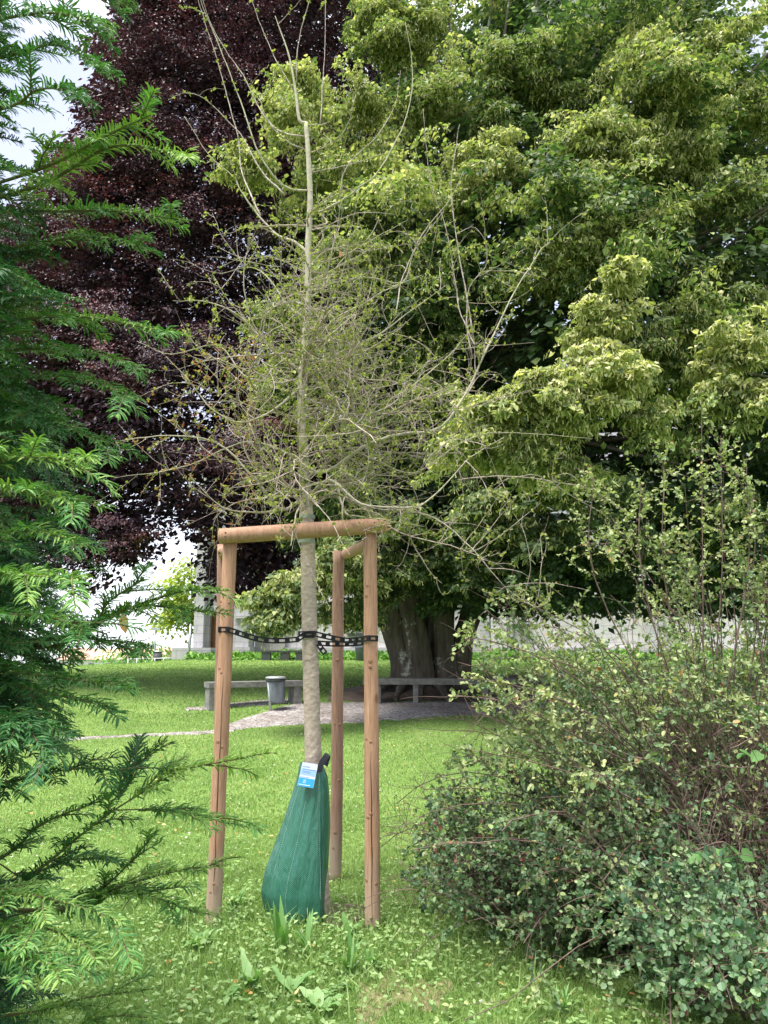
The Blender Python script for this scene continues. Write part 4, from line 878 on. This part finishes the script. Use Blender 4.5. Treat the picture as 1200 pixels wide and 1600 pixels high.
def lowmound(p, g):
    px, py = proj(p); return (px > 640 + 20*np.sin(py*.05)) & (py > np.interp(px, [640, 700, 800, 900], [1270, 1215, 1190, 1150])) & (p[:, 1] > 3.2) & (py < np.interp(px, [640, 700, 800, 950], [1440, 1490, 1530, 1560]))
bush('low_dark_shrub', M['mound_leaf'], M['stem'], 'low dense dark green shrub between the lawn and the arching shrub, nearest the right stake', (1.12, 4.75), .5, 210, (.55, 1.2), (.3, 1.2), 62, .024, T_ROUND, (.1, .75), 1.0, 12, 15, (.08, .24), .15, (), (-.12, -.05), .004, .06, lowmound)
bush('round_leaved_shrub', M['round_leaf'], M['stem'], 'low shrub with round pale bluish-green leaves in the bottom right corner', (1.75, 3.75), .34, 110, (.6, 1.15), (.25, .95), 63, .027, T_ROUND, (.2, .85), .9, 10, 13, (.08, .26), .25, (), (-.02, -.12), .004, .0, lambda p, g: (proj(p)[0] > 900) & (proj(p)[1] > 1330))
bush('mid_shrub', M['mound_leaf'], M['stem'], 'grey-green shrub at ground level between the dark low shrub and the round-leaved one', (1.62, 4.35), .4, 90, (.5, 1.0), (.3, 1.0), 64, .027, T_ROUND, (.25, .85), .9, 11, 14, (.08, .24), .2, (), (-.1, -.12), .004, .02, lambda p, g: (proj(p)[0] > 780) & (proj(p)[1] > 1230) & (proj(p)[0] < 1080))
# broad leaved seedlings in the shrub
for (px, py, Y, nlf, lab) in ((1120, 1330, 3.9, 9, 'sprig of broad pale green leaves low among the bare shrub stems'), (1180, 1170, 3.8, 6, 'sprig of broad mid green leaves at the right edge among the shrub stems')):
    c = P(px, py, Y); t = thing('broadleaf_sprig', (c[0], c[1], float(H(c[0], c[1]))), lab, 'plant'); b = MB(); b.tube(cat_rom([(c[0]+.25, c[1]+.3, 0.02), (c[0]+.15, c[1]+.1, c[2]*.6), c+[.06, 0, .03], c+[-.12, 0, 0]], 5), .0035, 5); b.build('stem', M['stem'], t)
    lf = MB(); g = rng(int(px)); n = nlf; pos = c + np.stack([g.uniform(-.14, .14, n), g.uniform(-.05, .05, n), g.uniform(-.03, .03, n)], 1)
    lf.scatter(T_HEART, pos, np.stack([g.normal(0, .7, n), g.normal(-.6, .2, n), g.normal(-.3, .2, n)], 1), unit(g.normal(0, .3, (n, 3))+[0, -.3, 1]), g.uniform(.05, .075, n), g.uniform(.05, .45, n)); lf.build('leaves', M['weed'], t)

# ------------------------------------------------------------------ grass, ground cover, weeds
g = rng(71)
def scat_pts(n, y0, y1, pw=2.2, wid=.58):
    y = y0 + (y1-y0)*g.uniform(0, 1, n)**pw; x = g.uniform(-1, 1, n)*(y*wid+.4); return x, y
def in_strip(x, y):
    k = np.zeros(len(x), bool)
    fn = np.array([gn(a) for a in x]); ff = np.array([gf(a) for a in x]); k |= (x > GX0) & (y > fn) & (y < ff)
    fn = np.array([pn(a) for a in x]); ff = np.array([pf(a) for a in x]); k |= (x <= GX0+.3) & (y > fn) & (y < ff)
    dn_ = np.array([dn(a) for a in x]); df_ = np.array([df(a) for a in x]); k |= (x > -1.2) & (y > dn_) & (y < df_)
    return k
gb = MB()
def blades(n, y0, y1, pw, hmin, hmax, w0, w1, tmean=.5):
    x, y = scat_pts(n, y0, y1, pw); k = ~in_strip(x, y)
    tnx = np.array([tn(a) for a in x]); tfx = np.array([tf(a) for a in x]); bare_ = (y > tnx) & (y < tfx) & (x > G(545, 1570)[0]) & (x < G(760, 1570)[0]) & (g.uniform(0, 1, n) < .2); k &= ~bare_
    x, y = x[k], y[k]; n = len(x); z = H(x, y)
    patch = .5 + .5*np.sin(x*2.3+1.1*np.sin(y*1.9))*np.sin(y*1.7+x*.8); h = g.uniform(hmin, hmax, n)*(.75+.5*patch)
    d = unit(np.stack([g.normal(0, .5, n), g.normal(0, .5, n), np.ones(n)], 1)); nn = unit(np.stack([g.normal(0, 1, n), g.normal(0, 1, n), np.zeros(n)], 1))
    gb.scatter(T_BLADE, np.stack([x, y, z-.004], 1), d, nn, np.stack([g.uniform(w0, w1, n), h, h*1.2], 1), np.where(g.uniform(0, 1, n) < .07, .98, tmean + .30*(patch-.5) + g.normal(0, .16, n)))
tb0 = tn, tf
blades(150000, 3.2, 7.5, 1.0, .018, .055, .003, .005)
blades(120000, 7.0, 14, 1.0, .025, .05, .006, .010, .5)
blades(90000, 13.5, 32, 1.0, .03, .06, .012, .022, .48)
def rough(n, h0, h1, w0, w1):
    x, y = scat_pts(n*3, 3.3, 6.2, 1.0); rr_ = np.exp(-((x+.35)/1.3)**2-((y-4.55)/.75)**2) + .12; k = g.uniform(0, 1, len(x)) < rr_; x, y = x[k], y[k]; n = len(x)
    d = unit(np.stack([g.normal(0, .45, n), g.normal(0, .45, n), np.ones(n)], 1)); nn = unit(np.stack([g.normal(0, 1, n), g.normal(0, 1, n), np.zeros(n)], 1)); h = g.uniform(h0, h1, n)
    gb.scatter(T_BLADE, np.stack([x, y, H(x, y)-.004], 1), d, nn, np.stack([g.uniform(w0, w1, n), h, h*1.3], 1), .6 + g.normal(0, .15, n))
rough(9000, .05, .10, .003, .006); rough(1300, .10, .19, .004, .009)
tag(gb.build('grass', M['grass']), 'short green lawn grass blades', kind='stuff')
gc = MB()
x, y = scat_pts(10000, 3.2, 8.5, 1.3); wgt = np.clip(1.25 - .22*(y-3.8), .12, 1); dxy = np.hypot((x+.4)/1.1, (y-4.7)/.8); wgt = np.maximum(wgt, np.exp(-dxy**2)*1.0)
pat = .5+.5*np.sin(x*3.1+y)*np.sin(y*3.7-x*1.3); k = (g.uniform(0, 1, len(x)) < wgt*(.35+.65*pat)); 
dp = (y > 3.55) & (y < 3.95) & (x > -.2) & (x < .5) & (g.uniform(0, 1, len(x)) < .8); k &= ~dp
x, y = x[k], y[k]; n = len(x); z = H(x, y)
for a in range(3):     # three leaflets each
    an = g.uniform(0, 6.28, n) if a == 0 else an + 2.09
    hh = g.uniform(.015, .05, n) if a == 0 else hh; sz = g.uniform(.010, .022, n) if a == 0 else sz
    tn0 = np.clip(g.normal(.5, .22, n), 0, 1) if a == 0 else tn0
    gc.scatter(T_ROUND, np.stack([x, y, z+hh], 1), np.stack([np.cos(an), np.sin(an), np.full(n, .15)], 1), unit(g.normal(0, .25, (n, 3))+[0, 0, 1]), sz, tn0)
x, y = scat_pts(26000, 3.3, 6.0, 1.0); k = g.uniform(0, 1, len(x)) < np.exp(-((x+.3)/1.5)**2-((y-4.5)/.8)**2)*.55+.05; x, y = x[k], y[k]; n = len(x)
gc.scatter(T_OVAL, np.stack([x, y, H(x, y)+g.uniform(.01, .09, n)], 1), unit(np.stack([g.normal(0, 1, n), g.normal(0, 1, n), g.normal(.25, .35, n)], 1)), unit(g.normal(0, .4, (n, 3))+[0, 0, 1]), g.uniform(.014, .036, n), g.normal(.6, .2, n))
tag(gc.build('clover_cover', M['cover']), 'clover and small weeds spread through the foreground grass', kind='stuff')
fl_ = MB(); x, y = scat_pts(800, 3.6, 14, 1.0); z = H(x, y)
for k in range(len(x)):
    if g.uniform() < .45 or y[k] > 4.5: r_ = g.uniform(.005, .009); c = np.array([x[k], y[k], z[k]+.035]); 
    else: continue
    n = 9; dd = unit(g.normal(0, 1, (n, 3))+[0, 0, .5]); fl_.scatter(T_DIAM, np.tile(c, (n, 1)), dd, g.normal(0, 1, (n, 3)), r_*1.5, g.uniform(0, 1, n))
tag(fl_.build('clover_flowers', M['clover']), 'tiny white clover flowers dotted over the lawn', kind='stuff')
lt_ = MB(); x, y = scat_pts(520, 3.6, 13, 1.0); n = len(x)
lt_.scatter(T_OVAL, np.stack([x, y, H(x, y)+.03], 1), unit(g.normal(0, 1, (n, 3))*[1, 1, .2]), unit(g.normal(0, .3, (n, 3))+[0, 0, 1]), g.uniform(.02, .045, n), g.uniform(0, 1, n))
tag(lt_.build('leaf_litter', M['litter']), 'scattered fallen tan and orange leaves on the lawn', kind='stuff')

def long_leaf(mb, p0, az, L, w_, lift, droop, tint, wavy=0):
    n = 9; s = np.linspace(0, 1, n); dirh = np.array([math.cos(az), math.sin(az), 0]); sd = np.array([-math.sin(az), math.cos(az), 0])
    q = p0 + np.outer(s*L*math.cos(lift), dirh) + np.outer(s*L*math.sin(lift) - droop*L*s**2.2, [0, 0, 1.])
    wd = w_*np.clip(np.sin(np.pi*(.06+.94*s**.85)), .03, 1)
    e = np.sin(s*14+az)*wavy*w_
    V = np.concatenate([q - np.outer(wd, sd) + np.outer(wd*.35+e, [0, 0, 1.]), q, q + np.outer(wd, sd) + np.outer(wd*.35-e, [0, 0, 1.])])
    F = [(i, i+1, n+i+1, n+i) for i in range(n-1)] + [(n+i, n+i+1, 2*n+i+1, 2*n+i) for i in range(n-1)]
    mb.poly(V, F, tint, True)
WD = [('dock_plant', 500, 1590, 6, .15, .024, .6, 'wide pale-leaved weed at the bottom edge of the photo below the watering bag', .85),
      ('buttercup_plant', 545, 1465, 16, .13, .016, 1.0, 'lush lobed green weed between the watering bag and the right stake', .7),
      ('buttercup_plant', 310, 1480, 14, .13, .015, .9, 'lush low green weed at the foot of the left stake', .7),
('dock_plant', 395, 1548, 6, .19, .030, .95, 'broad-leaved dock plant with one big pale upright leaf left of the front centre', .8),
      ('dock_plant', 455, 1565, 9, .18, .026, .7, 'broad-leaved dock plant just in front of the watering bag', .7),
      ('dock_plant', 520, 1560, 5, .13, .022, .2, 'flat broad-leaved weed at the edge of the dry patch', .75),
      ('dock_plant', 355, 1575, 4, .13, .02, .5, 'small dock plant in front of the left stake', .55),
      ('plantain_plant', 548, 1525, 18, .22, .009, 1.15, 'upright tuft of narrow leaves between the bag and the right stake', .45),
      ('plantain_plant', 580, 1515, 10, .17, .009, 1.1, 'smaller tuft of narrow leaves directly in front of the right stake', .45),
      ('plantain_plant', 440, 1485, 14, .30, .011, 1.2, 'tall strap-leaved tuft standing against the lower left of the watering bag', .65),
      ('plantain_plant', 480, 1495, 12, .27, .010, 1.1, 'strap-leaved tuft in front of the right half of the watering bag', .6),
      ('plantain_plant', 368, 1420, 12, .19, .010, 1.1, 'tuft of narrow leaves just right of the left stake foot', .5),
      ('plantain_plant', 270, 1450, 12, .22, .011, 1.05, 'tuft of narrow leaves on the lawn left of the left stake', .5),
      ('plantain_plant', 645, 1385, 14, .20, .009, 1.2, 'grassy tuft beside the low dark shrub', .45),
      ('plantain_plant', 880, 1590, 24, .16, .004, 1.15, 'fine grass clump at the foot of the round-leaved shrub', .75)]
for k, (nm, px, py, nl, L, w_, lift, lab, tt) in enumerate(WD):
    g = rng(300+k); c = G(px, py); t = thing(nm, c, lab, 'plant'); mb = MB()
    for q_ in range(nl): long_leaf(mb, c+[g.normal(0, .012), g.normal(0, .012), .02 if 'dock' in nm else 0], g.uniform(0, 6.28), 1.1*L*g.uniform(.5, 1.15), (.8 if 'dock' in nm else 1.1)*w_*g.uniform(.7, 1.3), lift*g.uniform(.75, 1.15), g.uniform(.1, .5), tt+g.normal(0, .12), .25 if 'dock' in nm else 0)
    mb.build('leaves', M['weed'], t)

# ------------------------------------------------------------------ benches, bin
def bench(pl, pr, h, dep, legs, label, th, lw, name='stone_bench', mat='concrete', slab_over=.0):
    c = (pl+pr)/2; t = thing(name, c*[1, 1, 0] + [0, 0, float(H(c[0], c[1]))], label, 'bench', None); v = pr-pl; L = np.linalg.norm(v[:2]); rz = math.atan2(v[1], v[0]); zt = c[2]+h
    MB().box((c[0], c[1], zt-th/2), (L, dep, th), rz).build('seat', M[mat], t)
    for f in legs:
        p = pl + v*f; gz = float(H(p[0], p[1])); MB().box((p[0], p[1], (gz-.1+zt-th)/2), (lw, dep*.86, zt-th-gz+.1), rz).build('leg', M[mat], t)
    return t
bl = G(321, 1109); brr = G(470, 1098)
bench(bl, brr, .46, .42, (.055, .935), 'long grey stone slab bench with slab legs behind the litter bin', .10, .16)
cl_ = G(568, 1099); c2 = G(806, 1099)
bench(cl_, c2, .47, .45, (.10, .345, .8), 'long stone bench on slab legs in front of the old lime trunk', .11, .10)
bq = G(432, 1112); t = thing('litter_bin', bq, 'grey litter bin with a plastic liner on a slanted metal post beside the left bench', 'litter bin')
def wpx(n, Y): return n/FPX*Y
Yb = bq[1]; k = Yb/FPX
b = MB(); p0 = P(423, 1110, Yb); p1 = P(419, 1060, Yb-.0); b.tube(np.array([p0+[0, 0, -.05], p1]), .024, 10); b.build('post', M['metal'], t)
b = MB(); cz = P(431, 1078, Yb+.05)
q = np.array([P(433, 1098, Yb+.08), P(433, 1094, Yb+.08), P(432, 1080, Yb+.08), P(431, 1064, Yb+.08)]); b.tube(cat_rom(q, 5), np.interp(np.arange(16), [0, 1, 15], [.11, .135, .165]), 22, ridge=lambda i, a: 1+.02*np.sin(7*a)+.015*np.sin(13*a+i*.3)); b.build('bin_liner', M['binliner'], t)
b = MB(); c = P(431, 1062, Yb+.08); b.tube(np.array([c-[0, 0, .03], c+[0, 0, .02]]), .18, 26); b.build('rim_band', M['dark_metal'], t)
b = MB(); b.tube(np.array([c+[0, 0, .02], c+[0, 0, .045], c+[0, 0, .06]]), [.19, .19, .15], 26); b.build('lid', M['metal'], t)

# ------------------------------------------------------------------ stone building
YW = 34.0
bd = thing('stone_building', (4, YW, 1.2), 'pale ashlar stone church-like building with pilasters behind the trees', 'building')
def X(px, Y=YW): return float(P(px, 1000, Y)[0])
def Z(py, Y=YW): return float(P(600, py, Y)[2])
zb = .9; xl = X(312); xr_ = 30.0; Hh = 10.0
dx0, dx1 = X(331), X(372); dw = dx1-dx0; dtop = Z(950)
mb = MB(); mb.box(((X(398)+xr_)/2, YW+4, (zb+Hh)/2), (xr_-X(398), 8, Hh-zb)); mb.build('wall', M['stone'], bd)
# door bay, nearer grey stone, with an arched recess
Yd = YW-.6
def arch_wall(x0, x1, y, z0, z1, ax0, ax1, az, n=14):
    """wall face with an arched opening (spring height az)"""
    cx = (ax0+ax1)/2; r = (ax1-ax0)/2; V = []; F = []
    arc = [(cx - r*math.cos(a), az + r*1.15*math.sin(a)) for a in np.linspace(0, math.pi, n)]
    path = [(ax0, z0)] + arc + [(ax1, z0)]; outer = [(x0, z0)] + [(x0 + (x1-x0)*k/(n-1), z1) if 0 < k < n-1 else ((x0, z1) if k == 0 else (x1, z1)) for k in range(n)] + [(x1, z0)]
    for (a, b), (c, d) in zip(path, outer): V += [(a, y, b), (c, y, d), (a, y+.45, b)]
    for k in range(len(path)-1): F += [(3*k, 3*k+1, 3*k+4, 3*k+3), (3*k, 3*k+3, 3*k+5, 3*k+2)]
    return V, F
mb = MB(); V, F = arch_wall(xl+.2, X(376), Yd, zb, Hh, dx0, X(364), Z(965)); mb.poly(V, F); mb.box(((xl+X(376))/2+.1, Yd+2.4, (zb+Hh)/2), (X(376)-xl-.22, 3.8, Hh-zb)); mb.build('door_bay', M['stone_b'], bd)
mb = MB(); mb.box((X(318), Yd-.12, (zb+Hh)/2), (.42, .6, Hh-zb)); mb.box((X(316), Yd-.3, zb+.35), (.6, .9, .9)); mb.build('corner_pier', M['stone_b'], bd)
dr = MB(); cx = (dx0+X(364))/2; rr_ = (X(364)-dx0)/2; az = Z(965)
arc = [(cx - rr_*math.cos(a), az + rr_*1.15*math.sin(a)) for a in np.linspace(0, math.pi, 14)]
V = [(dx0, Yd+.4, zb)] + [(a, Yd+.4, b) for a, b in arc] + [(X(364), Yd+.4, zb)]; V2 = [(a, y+.08, c) for a, y, c in V]; n = len(V)
dr.poly(V+V2, [tuple(range(n))[::-1], tuple(range(n, 2*n))] + [(i, (i+1) % n, (i+1) % n+n, i+n) for i in range(n)])
dd_ = dr.build('door', M['door'], bd)
MB().box((cx, Yd+.385, (zb+az)/2+.1), (.03, .03, az-zb)).build('door_joint', M['crack'], dd_)
for sx in (-.5, .5):
    for (z0, z1) in ((.15, .45), (.52, .9)):
        MB().box((cx+sx*rr_, Yd+.385, zb+(az-zb)*(z0+z1)/2+.2), (rr_*.6, .03, (az-zb)*(z1-z0)*.8)).build('door_panel', M['door'], dd_)
V = [(cx + rr_*.75*c_*math.cos(a), Yd+.37, az+.08 + rr_*.85*c_*math.sin(a)) for c_ in (1,) for a in np.linspace(0, math.pi, 10)]
MB().poly(V+[(a, y+.02, c) for a, y, c in V], [tuple(range(10)), tuple(range(10, 20))[::-1]]+[(i, (i+1) % 10, (i+1) % 10+10, i+10) for i in range(10)]).build('fanlight', M['glass'], dd_)
MB().box((X(341), Yd-.12, Z(953)), (.13, .13, .22)).build('door_lamp', M['white'], bd)
MB().box((X(386.5), YW-.55, (zb+Hh)/2), (X(397)-X(377), 1.5, Hh-zb)).build('buttress', M['stone_b'], bd)
MB().box((X(386.5), YW-.63, Z(1022)), (X(399)-X(375)+.06, 1.7, .62)).build('buttress_plinth', M['stone_b'], bd)
MB().box((X(386.5), YW-.60, Z(966)), (X(398)-X(376)+.02, 1.66, .12)).build('string_course', M['stone_b'], bd)
M['stone_p'] = stone('ashlar_pink', (.46, .42, .42), (.44, .41, .42))
for (a, b, mt) in ((424, 446, 'stone_p'), (738, 764, 'stone_b'), (766, 790, 'stone'), (792, 800, 'stone_b'), (1010, 1034, 'stone_b')):
    MB().box(((X(a)+X(b))/2, YW-.12-(.1 if mt == 'stone' else 0), (zb+Hh)/2), (X(b)-X(a), .32, Hh-zb)).build('pilaster', M[mt], bd)
MB().box(((X(399)+xr_)/2, YW-.08, Z(1018)), (xr_-X(399), .3, .35)).build('plinth', M['stone_b'], bd)
MB().box(((X(399)+xr_)/2, YW-.06, Z(940)), (xr_-X(399), .2, .14)).build('string_course', M['stone'], bd)
def window(x0, x1, z0, z1, sill=True):
    f = MB().box(((x0+x1)/2, YW-.02, (z0+z1)/2), (x1-x0, .12, z1-z0)).build('window', M['white'], bd)
    MB().box(((x0+x1)/2, YW-.09, (z0+z1)/2), (x1-x0-.16, .04, z1-z0-.16)).build('pane', M['glass'], f)
    if sill: MB().box(((x0+x1)/2, YW-.16, z0-.07), (x1-x0+.2, .3, .12)).build('sill', M['dark_metal'], f)
window(X(547), X(571), Z(989), Z(972)); window(X(812), X(826), Z(975), Z(950)); 
for px in (420, 500, 590, 850, 940): window(X(px), X(px)+1.2, 5.2, 7.8)
V = [(xl-.4, YW-1, Hh), (xr_+.4, YW-1, Hh), (xr_+.4, YW+9, Hh), (xl-.4, YW+9, Hh), (xl+2, YW+4, Hh+4), (xr_-2, YW+4, Hh+4)]
MB().poly(V, [(0, 1, 5, 4), (2, 3, 4, 5), (1, 2, 5), (3, 0, 4), (3, 2, 1, 0)]).build('roof', M['slate'], bd)
MB().box((X(319), YW-1.6, float(H(X(319), YW-1.6))+.2), (1.6, 1.2, .5)).build('door_step', M['stone_b'], bd)
# ivy bed in front of the wall
g = rng(81); iv = MB(); n = 15000; x = g.uniform(X(300, 31.5), 16, n); y = g.uniform(30.6, 33.0, n); hgt = .20+.08*np.sin(x*2.1)*np.sin(x*.7+1); z = H(x, y) + g.uniform(0, 1, n)**.5*hgt*np.sin((y-30.4)/2.9*math.pi*.75+.3)
iv.scatter(T_OVAL, np.stack([x, y, z], 1), g.normal(0, 1, (n, 3))+[0, -.4, 0], unit(g.normal(0, .6, (n, 3))+[0, -.3, 1]), g.uniform(.12, .24, n), g.uniform(0, 1, n))
tag(iv.build('ivy_bed', M['hedge']), 'bright green ground cover bed along the foot of the building', kind='stuff')
# low dark garden bench before the wall, and a planter
pL = P(408, 1030, 30.2); pR = P(476, 1030, 30.2)
for o_, lab in ((0, 'low dark plank bench on two blocks in front of the building, left of the trunk'),):
    c = (pL+pR)/2; gz = float(H(c[0], c[1])); t = thing('low_bench', (c[0], c[1], gz), lab, 'bench')
    MB().box((c[0], c[1], gz+.34), (pR[0]-pL[0], .4, .07)).build('seat', M['dark_metal'], t)
    for f in (.12, .55, .9): MB().box((pL[0]+(pR[0]-pL[0])*f, c[1], gz+.14), (.34, .36, .36)).build('leg', M['dark_metal'], t)
c = P(566, 1025, 30.0); gz = float(H(c[0], c[1])); t = thing('planter', (c[0], c[1], gz), 'dark blue-grey planter tub against the building between the stakes', 'planter')
MB().tube(np.array([(c[0], c[1], gz-.05), (c[0], c[1], gz+.5), (c[0], c[1], gz+.56)]), [.22, .29, .31], 18).build('tub', plain('slate_tub', [(.3, (.08, .1, .14)), (.7, (.12, .14, .18))], 5, .5, 0), t)
MB().tube(np.array([(c[0], c[1], gz+.56), (c[0], c[1], gz+.58)]), .26, 18).build('soil', M['dirt'], t)

# ------------------------------------------------------------------ beyond the crest on the left
g = rng(91)
def leafy(name, c, Rr, hh, mat, label, seed, leaf=.16, nl=2600, trunk_r=.09, flat=1.0):
    g = rng(seed); c = np.array(c, float); c[2] = float(H(c[0], c[1])); t = thing(name, c, label, 'tree' if 'tree' in name else 'shrub'); b = MB()
    b.tube(cat_rom([c+[0, 0, -.2], c+[.1, 0, hh*.4], c+[0, 0, hh*.85]], 5), np.linspace(trunk_r, trunk_r*.2, 11), 8)
    K = 34; cc = c + [0, 0, hh*.62] + unit(g.normal(0, 1, (K, 3)))*(g.uniform(.2, 1, (K, 1))**.5)*np.array([Rr, Rr, hh*.38]); 
    for q_ in cc[:16]: b.tube(cat_rom([c+[0, 0, hh*.35], (c+[0, 0, hh*.5]+q_)/2, q_], 3), np.linspace(trunk_r*.4, .01, 7), 4)
    b.build('trunk', M['bark_beech'], t); l_ = MB(); spray_leaves(l_, g, cc, unit(cc-c+[0, 0, .01]), np.full(K, Rr*.42), nl//K, leaf, T_OVAL, g.uniform(.2, .9, K), thick=.8); l_.build('crown', mat, t)
leafy('young_maple_tree', P(293, 1030, 36), 1.5, 4.9, M['bright_leaf'], 'small yellow-green tree beyond the lawn crest left of the stone building', 5, .22, 3000)
leafy('far_shrub', P(215, 1030, 38), 1.8, 2.9, M['hedge'], 'bushy green shrub beyond the crest of the lawn at the left', 6, .2, 2200)
leafy('far_tree', P(195, 1030, 120), 4.5, 8.0, M['hedge'], 'distant rounded green tree beside the red-roofed houses', 7, .6, 2000, .3)
for k, (px, Y, w_, hz, lab) in enumerate(((225, 150, 9, 5, 'distant white house with red tiled roof, left of the lamp post'), (262, 170, 8, 5, 'distant long low pale house with a red roof, right of the lamp post'), (150, 160, 12, 6, 'distant pale house with a red roof seen through the yew'))):
    topz = P(px, 1030, Y)[2]; cx_ = float(P(px, 1030, Y)[0]); zb_ = float(H(cx_, Y)); hz = max(4., topz-zb_)
    t = thing('distant_house', (cx_, Y, zb_), lab, 'house', 'distant houses beyond the lawn'); MB().box((cx_, Y, zb_+hz/2), (w_, 8, hz)).build('wall', M['render'], t)
    V = [(cx_-w_/2-.4, Y-4.5, zb_+hz), (cx_+w_/2+.4, Y-4.5, zb_+hz), (cx_+w_/2+.4, Y+4.5, zb_+hz), (cx_-w_/2-.4, Y+4.5, zb_+hz), (cx_-w_/2-.4, Y, zb_+hz+2.2), (cx_+w_/2+.4, Y, zb_+hz+2.2)]
    MB().poly(V, [(0, 1, 5, 4), (2, 3, 4, 5), (1, 2, 5), (3, 0, 4), (3, 2, 1, 0)]).build('roof', M['roof'], t)
    for q_ in (-.3, .05, .32): MB().box((cx_+w_*q_, Y-4.02, zb_+hz-1.4), (1.0, .08, 1.2)).build('window', M['glass'], t)
def pole(px, y_top, Y, r, lab, lampy):
    c = P(px, 1035, Y); gz = float(H(c[0], c[1])); t = thing('street_lamp', (c[0], c[1], gz), lab, 'street lamp'); zt = P(px, y_top, Y)[2]
    MB().tube(np.array([(c[0], c[1], gz-.1), (c[0], c[1], zt)]), [r, r*.7], 8).build('pole', M['metal'], t)
    if lampy: MB().box((c[0], c[1], zt+.06), (.4, .22, .12)).build('lamp_head', M['metal'], t)
pole(241, 985, 34, .05, 'slim grey lamp post on the crest of the lawn beside the dark bin', True); pole(295, 975, 31.5, .055, 'grey lamp post in front of the yellow-green tree', False)
c = P(246, 1030, 33.5); gz = float(H(c[0], c[1])); t = thing('waste_bin', (c[0], c[1], gz), 'small dark bin on the slim lamp post at the lawn crest', 'litter bin')
zt = P(246, 1028, 33.5)[2]; mb = MB(); mb.tube(np.array([(c[0], c[1], zt-.35), (c[0], c[1], zt+.25)]), [.17, .2], 14); mb.build('bin_body', M['dark_metal'], t); mb = MB(); mb.tube(np.array([(c[0], c[1], zt+.25), (c[0], c[1], zt+.3)]), [.22, .2], 14); mb.build('lid', M['metal'], t); MB().box((c[0], c[1], (gz+zt-.35)/2), (.06, .06, abs(zt-.35-gz)+.1)).build('bracket', M['metal'], t)
a = P(200, 1030, 33); b_ = P(312, 1027, 33.0); t = thing('railing', a*[1, 1, 0], 'thin grey metal railing running to the corner of the building', 'railing')
for k in range(9):
    p = a + (b_-a)*k/8; gz = float(H(p[0], p[1])); zt = 1.6 + (b_[2]-1.6)
    MB().tube(np.array([(p[0], p[1], gz-.1), (p[0], p[1], p[2]+.02)]), .022, 6).build('post', M['metal'], t)
for dz in (0, .3):
    MB().tube(np.array([a-[0, 0, dz], b_-[0, 0, dz]]), .02, 6).build('rail', M['metal'], t)
